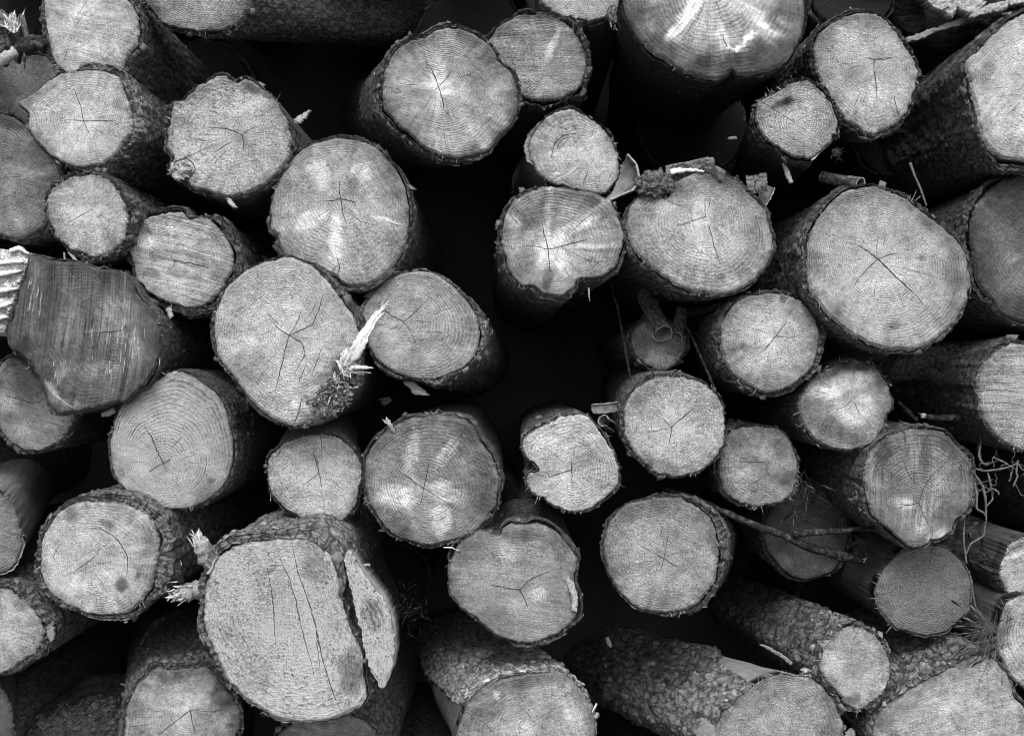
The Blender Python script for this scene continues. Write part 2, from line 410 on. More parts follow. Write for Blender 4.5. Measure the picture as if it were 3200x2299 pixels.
    # --- torn fibres round the rim
    if fib:
        k = rng.integers(0, N, fib); cl = vnoise(circ[k] * 3.1 + 20, sd + 14); k = k[cl > .52]; m = len(k)
        b = C + qo[k][:, :1] * e1 + qo[k][:, 1:] * e2 - n * .003 + rng.normal(size=(m, 3)) * .001
        dn = nor[k][:, :1] * e1 + nor[k][:, 1:] * e2; tg = tang[k][:, :1] * e1 + tang[k][:, 1:] * e2
        dr = dn + tg * rng.normal(size=(m, 1)) * .6 + n * rng.uniform(-.5, .9, (m, 1)) + np.array([0, 0, -.25])
        spikes(mb, b, dr, rng.uniform(.002, .009, m) * rng.choice([1, 1, 1, 2.2], m), rng.uniform(.0003, .0010, m), 2)
    base = C + ax * .5 - np.array([0, 0, size]); base[1] = C[1] + .5
    top = thing('log', label, 'log', base, group)
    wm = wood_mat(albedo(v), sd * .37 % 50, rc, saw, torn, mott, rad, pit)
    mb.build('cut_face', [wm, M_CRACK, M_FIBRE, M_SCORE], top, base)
    # --- stem with its bark
    M = 150 if det >= 2 else 80 if det == 1 else 26
    s_ax = L * (np.linspace(0, 1, M) ** (2.0 if det else 1.5))
    per = np.linalg.norm(np.diff(np.vstack([qs, qs[:1]]), axis=0), axis=1).sum(); arc = np.arange(N) / N * per
    thk = np.interp(np.degrees(ang), [x for x, _ in thick], [x for _, x in thick], period=360) if thick else 1.0
    va = np.degrees(np.arctan2(qs[:, 1], qs[:, 0])) % 360
    if thick: thk = np.interp(va, [x for x, _ in thick], [x for _, x in thick], period=360)
    b0 = bt * SC * (.15 + .75 * vnoise(circ * 2.2 + 30, sd + 15) + .2 * vnoise(circ * 9, sd + 29)) * thk
    gp = gap * .011 * np.clip(fbm(circ * 2.0 + 50, sd + 16) * 2.0 + .1, 0, 1)
    fr = .005 + .010 * vnoise(circ * 3.5 + 70, sd + 17) + .006 * fbm(circ * 12 + 3, sd + 18) + .003 * fbm(circ * 40, sd + 19)
    SS = np.broadcast_to(s_ax[:, None], (M, N)); AA = np.broadcast_to(arc[None], (M, N))
    k = sstep(0, .22, SS)[..., None]
    Qb = qo[None] * (1 - k) + qs[None] * k
    big = fbm(np.stack([np.broadcast_to(circ[None, :, 0] * 1.3, (M, N)), np.broadcast_to(circ[None, :, 1] * 1.3, (M, N)), SS * 3 + 5], -1), sd + 20)
    Qb = Qb * (1 - taper * SS + .05 * big * sstep(0, .3, SS))[..., None]
    P0 = C + Qb[..., :1] * e1 + Qb[..., 1:] * e2 + SS[..., None] * ax
    pl = np.full((M, N), float(peel_all))
    if peel is not None:
        pp = project(P0 + (ns_[:, :1] * e1 + ns_[:, 1:] * e2)[None] * (bt * SC)); wob = 9 * np.stack([fbm(P0 * 45, sd + 21), fbm(P0 * 45 + 9, sd + 22)], -1)
        for tl, poly in peel: pl = np.maximum(pl, inpoly(pp + wob, T(tl, poly)).astype(float))
    cs = (.016 + .0011 * plate) if det else .03
    if csz: cs = csz
    nu = max(6, int(per / cs))
    wv = 1.15 if csz else .75
    F1, F2, cid, off = vor(AA / per * nu + wv * fbm(P0 * 38, sd + 23), SS / (cs * (1.35 if csz else .95)) + wv * fbm(P0 * 38 + 7, sd + 24), nu, sd)
    pw = sstep(.0, .16, F2 - F1)
    G1, G2, gid, goff = vor(AA / per * nu * 2 + .5 * fbm(P0 * 70, sd + 43), SS / (cs * .42) + .5 * fbm(P0 * 70 + 7, sd + 44), nu * 2, sd + 5)
    hb = plate * mm * (.75 * pw * ((.15 if csz else .35) + (.7 if csz else .9) * cid) + (.8 if csz else .55) * off * pw + .3 * (gid - .5) + .35 * goff) + .0026 * fbm(P0 * 60, sd + 25) + (.0016 if csz else .0018) * fbm(P0 * 170, sd + 26, 2)
    if csz: hb = hb + .014 * np.abs(fbm(P0 * np.array([34, 22, 34]) + .4 * fbm(P0 * 50, sd + 50)[..., None], sd + 51, 4)) +     .006 * np.abs(fbm(P0 * np.array([95, 60, 95]), sd + 52, 3)) - .006
    hw = .0012 * fbm(P0 * np.array([40, 6, 40]), sd + 27)
    body = b0[None] * (1 - .1 * sstep(0, .1, SS)) + hb * (.22 + .78 * sstep(0, .045, SS)) * np.clip(b0[None] / .006, .35, 1)
    offs = np.where(pl > .5, hw, gp[None] * (1 - sstep(.02, .12, SS)) + body)
    nn = (ns_[:, :1] * e1 + ns_[:, 1:] * e2)[None]
    PBk = P0 + nn * offs[..., None]
    f_s = np.where(pl[0] > .5, .004, fr)
    PBk = PBk + ax * (f_s[None] * (1 - sstep(0, .05, SS)))[..., None]
    def ringp(o, s): return C + (qo * (1 - .0))[:, :1] * e1 + qo[:, 1:] * e2 + nn[0] * np.broadcast_to(o, (N,))[:, None] + ax * np.broadcast_to(s, (N,))[:, None]
    XS = np.linspace(0, .93, 12); tk = np.clip(np.maximum(offs[0] - gp, 0) / .006, .2, 1.6)
    lay = [ringp(gp + np.maximum(offs[0] - gp, 0) * x, f_s - .0005 + tk * (.0075 * (vnoise(np.c_[circ * 2.6, np.full(N, x * 13.)], sd + 28) - .45) + .0035 * fbm(np.c_[circ * 11, np.full(N, x * 25.)], sd + 33))) for x in XS]
    pre = np.stack([ringp(-.004, .045), ringp(gp * .8, .04)] + lay)
    bkv = np.stack([AA, SS, np.zeros((M, N))], -1)
    bkp = np.stack([np.stack([arc, np.full(N, -x), np.full(N, x)], -1) for x in np.linspace(.03, .001, 14)])
    bk_ = np.concatenate([bkp, bkv]); pl_ = np.concatenate([np.repeat(pl[:1], 14, 0), pl])
    mb2 = MB()
    G = np.concatenate([pre, PBk])
    endc = (C + ax * L + 0 * n)[None, None].repeat(N, 1)
    G = np.concatenate([G, endc]); bk_ = np.concatenate([bk_, bk_[-1:]]); pl_ = np.concatenate([pl_, pl_[-1:]])
    mb2.grid(G, 0, True, bk=bk_, peel=pl_)
    if chips and det:
        nch = int(chips * (.4 if csz else .5))
        i = (rng.uniform(0, 1, nch) ** 1.3 * M * .5).astype(int); kk = rng.integers(0, N, nch)
        ok = pl[i, kk] < .5; i, kk = i[ok], kk[ok]; m = len(i)
        if m:
            p = PBk[i, kk]; nv = unit(nn[0][kk] + rng.normal(size=(m, 3)) * .35 - ax * rng.uniform(0, .8, (m, 1)))
            t1 = unit(np.cross(nv, rng.normal(size=(m, 3)))); t2 = np.cross(nv, t1)
            sz = rng.uniform(.0025, .007 if csz else .0075, (m, 1)); asp = rng.uniform(.5, 1.5, (m, 1))
            c4 = [p + t1 * sz * x * rng.uniform(.6, 1.2, (m, 1)) + t2 * sz * asp * y * rng.uniform(.6, 1.2, (m, 1)) + nv * (.0015 + sz * rng.uniform(-.2, .5, (m, 1))) for x, y in ((-1, -1), (1, -1), (1, 1), (-1, 1))]
            lo = [c - nv * .0012 for c in c4]; V = np.stack(c4 + lo, 1)
            q = np.array([[0, 1, 2, 3], [7, 6, 5, 4], [0, 4, 5, 1], [1, 5, 6, 2], [2, 6, 7, 3], [3, 7, 4, 0]])
            mb2.add(V.reshape(-1, 3), (np.arange(m)[:, None, None] * 8 + q[None]).reshape(-1, 4), 0,
                    bk=np.repeat(np.stack([arc[kk], s_ax[i], rng.uniform(0, 1, m)], 1), 8, 0), peel=0.)
    bm = bark_mat(bv * (1.5 if det else 1.), sd * .73 % 60, wood_al, lich, bsc)
    mb2.build('stem' if peel_all > .5 else 'bark', [bm], top, base)
    LOGS[key] = dict(top=top, base=base, C=C, n=n, e1=e1, e2=e2, ax=ax, plane=plane, lift=lift, wood=wm, bark=bm, Y=Y, rng=rng)
    return LOGS[key]
# ------------------------------------------------------------------ the pile: outlines measured from the photograph, each at its own depth
LOG('top_left', 'pale sawn log at the top left corner with slanting saw lines across its face', 1,
    '275,-30 277,90 300,230 320,330 380,440 470,485 600,480 740,470 800,390 860,280 885,180 870,80 800,-20 650,-120 450,-150 330,-120',
    (480, 160), .03, 148, saw=(15, .5), rc=.22, nr=26, bt=22, cracks='480,160 530,100 600,40:2', blots=[(500, 90, 60, 90, 30, .25), (620, 330, 220, 60, 15, .12)], torn=.3)
LOG('top_second', 'half-cut-off sawn log at the top edge whose long dark stem runs off to the right', 1,
    '910,-20 950,60 1020,140 1100,180 1250,205 1400,200 1500,155 1560,85 1580,0 1560,-120 1450,-250 1250,-300 1050,-250 930,-120',
    (1250, -60), .02, 128, vp=(2254, 241), L=1.05, saw=(3, .35), nr=22, bt=16, chips=60, edge=.45, bv=0.068, taper=.25, det=2)
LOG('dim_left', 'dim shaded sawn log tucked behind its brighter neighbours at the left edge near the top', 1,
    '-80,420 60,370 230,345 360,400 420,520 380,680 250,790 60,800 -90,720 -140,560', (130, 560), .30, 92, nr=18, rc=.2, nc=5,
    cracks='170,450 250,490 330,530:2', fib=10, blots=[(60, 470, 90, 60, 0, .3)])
LOG('lemon', 'lemon-shaped sawn log with thick scaly bark showing along its right side', 1,
    '112,650 210,590 300,510 400,460 520,440 640,445 740,480 780,560 810,640 835,740 840,830 790,900 740,980 650,1040 550,1068 430,1050 320,990 230,900 180,800 172,710',
    (530, 770), -.02, 166, saw=(-60, .2), nr=24, rc=.3, torn=.5, bt=20, thick=((0, 2.2), (60, 1.5), (120, .25), (250, .2), (320, 1.3), (359, 2.2)), chips=90, det=2, lich=.8, bv=0.128,
    cracks='530,770 515,680 490,620 470,560:5; 530,770 620,770 740,770:5; 530,770 555,820 580,870:4; 530,770 460,765 420,760:3; 350,730 320,690 300,660:2b; 1000,780 1000,780:1',
    blots=[(760, 670, 60, 35, 20, -.35), (520, 800, 90, 80, 0, .15), (260, 600, 120, 20, -35, -.2)], fib=60)
LOG('knot_tooth', 'rough frayed sawn log with a toothed white knot at its lower left rim', 1,
    '1410,470 1500,520 1560,505 1640,540 1730,610 1790,700 1835,800 1855,900 1830,1010 1770,1100 1680,1180 1550,1240 1420,1250 1300,1220 1200,1180 1150,1140 1080,1100 1075,1050 1105,1010 1070,960 1050,900 1065,780 1095,660 1170,620 1250,550 1330,500',
    (1540, 860), 0., 182, saw=(30, .15), nr=20, rc=.28, torn=1.15, pit=.55, bt=7, rag=1.9, fib=80, nc=6,
    cracks='1540,860 1480,830 1400,815 1320,810:6; 1540,860 1548,900 1550,960:5; 1540,860 1580,830 1640,800:4; 1490,755 1530,745 1570,715:4b; 1340,990 1420,930 1480,900:4b; 1190,870 1260,890 1340,900 1400,885:4b; 1300,690 1380,720 1420,740:3b; 1370,1040 1410,990 1450,950:3b; 1080,1090 1120,1030 1180,1005 1225,1030 1245,1080 1210,1130 1170,1155:7b; 1540,570 1560,640 1510,690 1460,660 1455,600 1500,565 1545,575:2b',
    blots=[(1510, 640, 60, 70, 0, .12), (1640, 640, 90, 60, -45, .18), (1150, 1080, 70, 60, 0, .7), (1260, 1020, 40, 60, 20, .3), (1600, 560, 60, 25, 25, -.6), (1700, 610, 50, 20, 40, -.5), (1330, 560, 40, 30, -30, -.3), (1440, 700, 60, 30, 30, .2)])
LOG('left_grey', 'grey sawn log cut off by the left edge behind a smaller pale one', 1,
    '-60,725 80,740 180,830 280,950 370,1060 390,1180 350,1330 260,1450 130,1515 0,1500 -150,1430 -280,1300 -330,1120 -290,930 -190,800', (-10, 1150), .12, 112, nr=26, rc=.5,
    cracks='-10,1140 60,1130 130,1120:3; 120,1140 180,1150 250,1170:3b; 0,1180 40,1260 110,1330:2', blots=[(50, 780, 130, 40, 20, -.5), (220, 1110, 90, 20, -8, .3), (90, 1340, 40, 110, -30, .2), (70, 1130, 120, 90, 0, .15)])
LOG('small_fuzzy', 'small round sawn log with a frayed rim resting on the dark flat-topped log', 1,
    '360,1160 440,1120 520,1105 620,1110 680,1150 740,1210 790,1290 805,1400 790,1500 740,1570 640,1632 530,1620 430,1580 360,1520 330,1450 290,1360 290,1260 320,1200',
    (590, 1330), -.03, 168, saw=(-40, .2), nr=20, rc=.3, torn=.8, bt=22, fib=90, rag=1.6, chips=60, cracks='590,1330 500,1380 420,1430:3; 700,1280 740,1240 760,1225:2b',
    blots=[(400, 1165, 60, 35, -25, -.3), (520, 1350, 120, 60, -10, .3), (640, 1400, 80, 100, 0, .12)], thick=((0, 1.6), (90, .8), (200, .4), (359, 1.6)))
LOG('saw_lined', 'oval sawn log with fine diagonal saw lines, wedged above the big upright cracked round', 4,
    '825,-60 860,-130 950,-150 1050,-175 1150,-180 1200,-135 1290,-150 1380,-90 1440,0 1475,90 1470,190 1430,290 1370,360 1290,415 1200,435 1100,410 1000,370 920,310 860,220 830,120 812,20',
    (1110, 130), .01, 146, saw=(14, .75), nr=20, rc=.22, torn=.25, bt=24, chips=70, cracks='1110,130 1200,145 1280,165 1350,185:7; 1110,130 1085,105:5; 1115,140 1085,190:2; 1170,90 1250,80 1320,70:2b; 1180,80 1215,40:2b',
    blots=[(920, 0, 70, 50, 15, .55), (1010, 100, 60, 40, 0, -.3), (960, 210, 70, 30, 20, -.35), (1140, 210, 60, 30, 0, -.25)], thick=((0, 2.0), (60, 1.3), (140, .3), (220, .5), (359, 2.0)), gap=.6)
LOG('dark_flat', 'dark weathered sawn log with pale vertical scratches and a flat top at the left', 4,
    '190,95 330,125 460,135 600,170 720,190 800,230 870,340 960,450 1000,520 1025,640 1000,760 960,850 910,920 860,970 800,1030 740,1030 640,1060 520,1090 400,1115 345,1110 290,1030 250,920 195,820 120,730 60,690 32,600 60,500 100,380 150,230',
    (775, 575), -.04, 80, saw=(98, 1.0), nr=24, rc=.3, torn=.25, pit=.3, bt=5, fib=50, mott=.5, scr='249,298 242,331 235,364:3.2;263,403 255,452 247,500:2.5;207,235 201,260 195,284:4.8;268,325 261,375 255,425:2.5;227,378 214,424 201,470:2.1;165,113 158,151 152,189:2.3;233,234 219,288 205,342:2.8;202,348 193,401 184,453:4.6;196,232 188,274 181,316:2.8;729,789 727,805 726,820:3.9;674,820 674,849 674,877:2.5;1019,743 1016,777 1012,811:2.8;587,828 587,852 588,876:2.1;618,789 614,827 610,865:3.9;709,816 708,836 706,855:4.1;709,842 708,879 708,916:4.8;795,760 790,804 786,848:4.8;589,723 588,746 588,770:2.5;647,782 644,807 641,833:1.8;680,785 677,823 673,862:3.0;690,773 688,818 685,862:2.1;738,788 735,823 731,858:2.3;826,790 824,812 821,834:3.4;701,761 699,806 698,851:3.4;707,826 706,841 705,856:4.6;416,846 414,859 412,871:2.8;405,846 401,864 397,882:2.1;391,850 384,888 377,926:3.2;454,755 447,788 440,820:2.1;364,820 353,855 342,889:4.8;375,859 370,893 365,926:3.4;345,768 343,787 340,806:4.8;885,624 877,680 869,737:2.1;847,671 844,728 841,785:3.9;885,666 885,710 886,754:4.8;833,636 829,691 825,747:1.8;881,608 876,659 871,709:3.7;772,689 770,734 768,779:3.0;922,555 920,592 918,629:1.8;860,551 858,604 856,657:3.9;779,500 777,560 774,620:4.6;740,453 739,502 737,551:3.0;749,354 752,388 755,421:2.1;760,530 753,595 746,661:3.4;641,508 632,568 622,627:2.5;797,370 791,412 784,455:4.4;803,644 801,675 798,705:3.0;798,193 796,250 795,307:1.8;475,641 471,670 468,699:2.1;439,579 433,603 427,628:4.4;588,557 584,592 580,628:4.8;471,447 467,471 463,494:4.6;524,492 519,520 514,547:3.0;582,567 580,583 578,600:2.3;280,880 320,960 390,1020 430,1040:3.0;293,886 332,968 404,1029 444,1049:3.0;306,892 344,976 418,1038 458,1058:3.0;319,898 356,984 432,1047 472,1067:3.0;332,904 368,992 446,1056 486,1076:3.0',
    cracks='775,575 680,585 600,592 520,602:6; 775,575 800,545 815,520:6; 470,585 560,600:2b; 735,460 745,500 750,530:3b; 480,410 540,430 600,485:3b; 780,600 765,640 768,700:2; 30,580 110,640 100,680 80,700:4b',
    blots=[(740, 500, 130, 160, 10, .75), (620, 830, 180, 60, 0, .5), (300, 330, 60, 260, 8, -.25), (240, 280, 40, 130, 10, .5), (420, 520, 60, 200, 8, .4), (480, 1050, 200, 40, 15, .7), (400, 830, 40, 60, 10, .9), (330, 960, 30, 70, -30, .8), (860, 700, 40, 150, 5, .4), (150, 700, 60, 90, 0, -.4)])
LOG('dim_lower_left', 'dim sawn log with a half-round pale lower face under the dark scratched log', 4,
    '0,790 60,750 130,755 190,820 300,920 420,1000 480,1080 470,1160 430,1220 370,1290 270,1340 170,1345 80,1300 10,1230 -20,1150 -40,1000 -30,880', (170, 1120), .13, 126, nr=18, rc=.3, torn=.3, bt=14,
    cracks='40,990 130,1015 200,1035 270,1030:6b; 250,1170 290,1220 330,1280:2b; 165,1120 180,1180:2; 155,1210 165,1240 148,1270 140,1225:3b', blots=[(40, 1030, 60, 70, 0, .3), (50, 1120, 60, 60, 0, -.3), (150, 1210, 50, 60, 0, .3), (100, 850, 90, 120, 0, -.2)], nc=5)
LOG('wide_ring', 'smooth egg-shaped sawn log with broad clear growth rings and a notched top', 4,
    '930,910 1010,892 1060,845 1140,835 1220,870 1300,920 1370,980 1420,1060 1450,1150 1475,1280 1475,1400 1450,1500 1400,1580 1330,1640 1230,1700 1100,1715 980,1690 880,1650 800,1590 730,1510 705,1400 705,1270 730,1150 770,1050 850,980',
    (1040, 1420), 0., 142, saw=(20, .12), nr=25, rc=.55, torn=.25, mott=.25, bt=11, rad=.15, edge=.22, rag=.7, fib=25, pit=.3,
    cracks='1040,1420 1000,1340 970,1260 920,1180:7; 1040,1420 1090,1390:6; 1040,1420 990,1445 940,1480:6; 1080,1330 1120,1290 1160,1250:4b; 1040,1430 1070,1480:3; 830,1410 920,1412:2b; 1160,1390 1250,1360:2b',
    blots=[(1300, 1590, 70, 40, -20, -.25), (1340, 1530, 30, 20, 0, -.4), (760, 1480, 30, 50, 0, -.2), (1120, 1500, 60, 40, 0, .12)], det=2)
LOG('bare_left', 'smooth barkless grey log leaning out at the left edge below the middle', 7,
    '-350,100 -200,60 -50,70 40,110 100,200 140,320 145,430 110,530 30,590 -100,610 -250,570 -370,430 -400,270', (-120, 330), -.02, 122, peel_all=1., wood_al=.2, nr=20, rc=.25, torn=.5, bt=0, fib=30, L=1.2, vp=(324, 751))
LOG('arc_crack', 'pale sawn log at the lower left with a curved arc-shaped crack and thick top bark', 7,
    '400,190 490,150 580,135 700,140 800,155 880,190 950,240 985,300 1005,380 1005,500 980,610 940,720 890,790 800,850 700,862 580,855 470,815 370,760 290,680 255,600 245,520 258,420 285,330 340,250',
    (550, 530), -.05, 160, saw=(40, .25), nr=26, rc=.32, torn=.35, bt=26, chips=90, det=2, lich=.6, bv=0.111, fib=40,
    cracks='550,530 600,490 635,455:4; 550,530 510,555 475,578:5; 550,530 545,600:4; 575,305 640,310 710,345 770,405 810,480 815,560 800,620:7b; 340,500 360,440 400,395:4b; 420,355 450,390 480,420:3b; 610,600 640,640 680,715:3b; 585,640 588,700:2b; 380,515 460,520:2b; 820,335 790,370 760,395:2b',
    blots=[(785, 670, 40, 45, 30, -.8), (870, 610, 20, 25, 0, -.5), (680, 285, 50, 22, 30, -.5), (700, 450, 60, 40, 0, -.2), (330, 460, 60, 90, 0, .12), (470, 250, 60, 30, -20, -.2)], thick=((0, 2.2), (60, 1.6), (120, 1.2), (170, .8), (250, .4), (320, 1.2), (359, 2.2)))
LOG('lower_left_edge', 'sawn log cut off by the left edge with lumpy bark on its upper right', 7,
    '-250,750 -100,690 0,690 90,730 180,800 240,880 275,960 260,1040 210,1110 130,1160 50,1215 -50,1240 -200,1200 -300,1080 -320,900', (-60, 940), -.03, 166, nr=20, rc=.3, torn=.7, bt=22, chips=60, rag=1.5,
    cracks='-40,935 40,938:3', blots=[(120, 800, 60, 30, 30, -.2)], thick=((0, 1.4), (60, 1.8), (120, .8), (270, .3), (359, 1.2)))
LOG('giant', 'huge bright rough-sawn log with long vertical splits and a thick bark collar', 'F',
    '452,1300 470,1250 510,1215 560,1200 620,1194 680,1197 712,1213 736,1245 747,1285 755,1325 763,1362 781,1410 797,1446 807,1507 808,1548 790,1570 740,1592 690,1602 640,1598 590,1582 540,1547 500,1500 470,1440 448,1375',
    (625, 1370), -.17, 225, saw=(70, .15), nr=30, rc=.28, torn=1.7, pit=.75, bt=19, det=2, chips=170, fib=110, rag=1.6, gap=.55, plate=6., lich=.75, bv=0.145, mott=.3, edge=.12, nc=5, wood_al=.3, rad=.15,
    cracks='645,1194 652,1230 658,1260 672,1300 690,1350 702,1400 712,1450 730,1510 748,1560 762,1580:7b; 612,1205 622,1240 640,1280 655,1330 663,1370 672,1410 688,1460 696,1500:5b; 590,1250 600,1300 606,1350 608,1400 610,1428:5b; 700,1400 704,1440 709,1480:4b; 640,1330 662,1328:2b; 566,1425 576,1412:2b',
    blots=[(700, 1260, 30, 30, 0, -.3), (775, 1490, 25, 45, 10, -.5), (600, 1290, 40, 40, 0, -.25), (650, 1560, 110, 30, 5, .15), (560, 1480, 40, 50, 0, -.15), (680, 1420, 40, 60, 0, .15)],
    peel=[(7, '1180,640 1200,500 1300,410 1380,290 1480,250 1430,370 1340,490 1300,590 1230,650')], thick=((0, .05), (30, .3), (48, 1.8), (60, 2.7), (100, 2.9), (140, 2.0), (180, 1.4), (225, .9), (270, .6), (320, .15), (359, .05)))
LOG('bottom_left', 'dark-rimmed sawn log at the bottom edge, just left of the huge split one', 7,
    '990,1200 1100,1205 1200,1200 1310,1190 1390,1270 1440,1340 1500,1410 1535,1480 1530,1560 1500,1650 1450,1750 1300,1850 1100,1870 930,1820 820,1740 780,1630 800,1500 820,1400 870,1320 930,1260',
    (1210, 1465), .0, 132, vp=(330, 930), L=1.2, saw=(-75, .3), nr=24, rc=.28, torn=.3, bt=22, chips=120, det=2, edge=.4, lich=.6,
    cracks='1210,1465 1150,1510 1080,1560 1010,1625:6; 1210,1465 1225,1540 1245,1620:6; 1210,1465 1330,1470 1450,1465:3; 790,1570 860,1565 950,1550:4b; 850,1510 950,1505 1040,1500:2b',
    blots=[(1200, 1420, 120, 60, 0, .4), (960, 1260, 50, 25, -35, .6), (1180, 1520, 60, 90, 0, .3), (1430, 1380, 90, 80, 0, -.45), (1080, 1260, 120, 40, 0, -.3)])
LOG('left_stump_side', 'barely visible bare log side at the bottom left corner beside the litter', 7, '-330,1350 -120,1290 20,1340 80,1480 90,1650 20,1800 -150,1850 -320,1780', (-120, 1550), -.02, 80, peel_all=1., wood_al=.09, bt=0, fib=8, nc=2, vp=(120, 800), L=.9)
LOG('patchy', 'sawn log with large bright fresh patches on dark wood, directly above the heart-shaped log', 'F',
    '804,1050 810,1010 830,980 862,945 920,925 985,918 1036,932 1060,970 1085,1005 1100,1040 1108,1070 1100,1090 1098,1115 1080,1150 1050,1180 1020,1195 960,1208 920,1205 880,1190 850,1165 820,1120 806,1085',
    (938, 1080), -.02, 116, saw=(20, .55), nr=24, rc=.42, torn=.35, bt=8, fib=110, rag=1.3, edge=.3,
    cracks='938,1080 945,1050 950,1020:5; 938,1080 910,1060 880,1040:6; 938,1080 935,1100 930,1120:5; 938,1080 970,1100 1010,1125:4; 950,1070 980,1050 1005,1030:2; 895,1000 898,985 910,980 920,990:3b; 985,1010 1010,975 1025,955 1018,985 1000,1005 985,1015:4b; 880,1090 885,1110 895,1125:2b',
    blots=[(912, 1005, 16, 42, 5, 1.0), (992, 1000, 14, 40, 35, .9), (872, 1092, 46, 30, 15, .8), (985, 1088, 52, 20, 15, 1.05), (975, 1150, 26, 36, 15, 1.09), (930, 1110, 60, 40, 15, .25), (1060, 1080, 35, 50, 0, -.3), (880, 1175, 40, 30, 20, -.3), (1040, 960, 40, 25, 30, -.35)])
LOG('smooth_shoulder', 'round pale sawn log with a smooth barkless shoulder, just above the giant one', 'F',
    '600,1010 625,985 660,970 700,962 735,965 770,985 795,1015 801,1050 795,1085 790,1120 765,1150 740,1162 700,1160 660,1145 625,1120 600,1090 592,1050',
    (706, 1045), .01, 182, vp=(760, 690), saw=(30, .15), nr=20, rc=.28, torn=.75, bt=6, peel=[('F', '570,1010 600,930 700,900 820,900 830,1000 790,985 735,958 660,962 600,1000')], wood_al=.17, fib=80, rag=1.4,
    cracks='706,1045 700,1020 693,1000:5; 706,1045 690,1060 670,1075:4; 706,1045 712,1080:4; 712,1015 712,980 708,958:3b; 660,1005 685,995:2b; 735,1060 760,1085:2b', blots=[(720, 1050, 50, 40, 0, .12), (630, 1100, 30, 30, 0, -.15)])
LOG('centre_left', 'big bright sawn log, left of centre, crumbled at its lower right with a white splinter', 'F',
    '474,740 480,690 500,640 540,602 590,577 640,570 690,588 730,628 760,670 785,710 795,745 782,770 775,800 772,850 740,905 700,930 650,943 600,925 560,890 520,840 488,795',
    (640, 742), -.09, 168, saw=(40, .12), nr=32, rc=.34, torn=.6, bt=13, det=2, chips=120, fib=90, rag=1.1, edge=.12, gap=.1,
    cracks='640,742 630,780 618,830 608,870:5; 640,742 670,760 675,785 650,830:5; 640,742 690,720 705,690 715,650:5; 640,742 655,720 668,690:4; 640,742 620,730 600,710:5; 620,720 605,705 590,690:3b; 690,830 705,790 712,770:4b; 685,700 700,670:3b; 640,640 645,660:2b; 560,740 590,738:2b; 668,880 662,910 650,942:7b; 660,850 680,800:4b',
    blots=[(735, 880, 75, 55, -30, -.55), (700, 870, 20, 16, 0, .9), (755, 830, 30, 40, 0, -.5), (690, 900, 24, 12, 0, .8), (655, 890, 12, 10, 0, .6), (600, 720, 60, 80, 0, .1), (730, 850, 14, 9, 0, 1.), (720, 905, 10, 14, 0, .8), (560, 800, 40, 40, 0, -.12)])
LOG('four_knots', 'large sawn log with four pale oval knots set round its face, upper left of centre', 'F',
    '601,445 628,375 670,330 720,310 780,308 830,325 865,360 890,400 905,450 905,500 890,560 860,605 820,630 770,635 740,612 690,590 640,575 618,545 619,529 612,515 600,505 600,470',
    (755, 440), .02, 142, saw=(55, .35), nr=24, rc=.3, torn=.4, bt=16, chips=70, fib=70, rag=1.2,
    cracks='755,440 735,445 715,444:6; 755,440 780,445 790,450:6; 755,440 750,420 752,400:5; 755,440 758,470 768,495:5; 770,470 800,490 830,500:3; 700,405 680,420:2b; 720,500 735,470:3b; 745,565 752,590 748,615 742,625:6b; 735,600 748,585:4b; 845,487 880,498 903,505:4b; 693,350 690,365:2b; 688,405 640,400:2b',
    blots=[(707, 385, 22, 35, -15, .5), (702, 365, 16, 14, 0, .2), (798, 382, 22, 20, -30, .6), (688, 485, 40, 18, -25, .65), (745, 530, 16, 60, 0, .8), (735, 590, 20, 30, 0, .3), (860, 490, 40, 6, 18, .5), (780, 410, 14, 30, 20, -.3), (860, 420, 25, 60, 0, -.15)])
LOG('shaded_round', 'smooth round sawn log with even rings, just right of the white splinter', 'F',
    '803,690 825,650 860,615 910,600 960,605 1010,640 1050,690 1062,740 1050,790 1010,820 960,838 910,835 870,820 830,790 805,740',
    (895, 712), .04, 138, vp=(1260, 960), L=1.5, saw=(4, .25), nr=26, rc=.45, torn=.3, bt=16, chips=110, rag=.7, fib=30, det=2, edge=.22, bv=.17,
    cracks='895,712 870,700 842,680:6; 895,712 920,690 950,660:4; 895,712 880,735:3; 895,712 912,735:4; 920,710 952,713:4b; 960,695 1005,680:3b; 925,735 990,735:2b; 930,752 985,750:2b; 830,720 860,717:2b', blots=[(880, 715, 40, 30, 0, .15), (970, 760, 50, 20, 10, -.15)])
LOG('ray_star', 'large sawn log with a bright star of rays at its heart, at the upper middle', 2,
    '300,560 310,450 370,340 470,260 570,235 640,190 740,180 840,200 930,250 990,300 1040,390 1110,450 1150,540 1155,690 1125,790 1050,870 960,960 860,1000 760,1015 680,1000 580,950 480,870 380,780 310,700',
    (655, 560), -.02, 136, vp=(560, 410), L=1.2, saw=(12, .3), nr=32, rc=.5, torn=.3, bt=15, chips=130, det=2, edge=.42, rad=.6, bv=0.076,
    cracks='655,560 630,490 598,420:6; 655,560 675,620 690,710:7; 655,560 620,580:4; 660,545 700,500 740,450:4; 770,500 850,475 910,435:4b; 440,540 530,545:3b; 590,420 560,380:3; 750,320 740,420:2b; 700,560 830,590 930,640:2b; 640,640 600,780:2b; 690,700 740,770:3b; 840,540 930,530:2b',
    blots=[(690, 540, 150, 60, 10, .55), (650, 470, 50, 110, 5, .5), (540, 540, 120, 25, 5, .45), (640, 660, 30, 110, 5, .35), (660, 560, 60, 50, 0, .4), (620, 900, 20, 35, 0, -.3), (780, 850, 200, 80, -10, .15)])
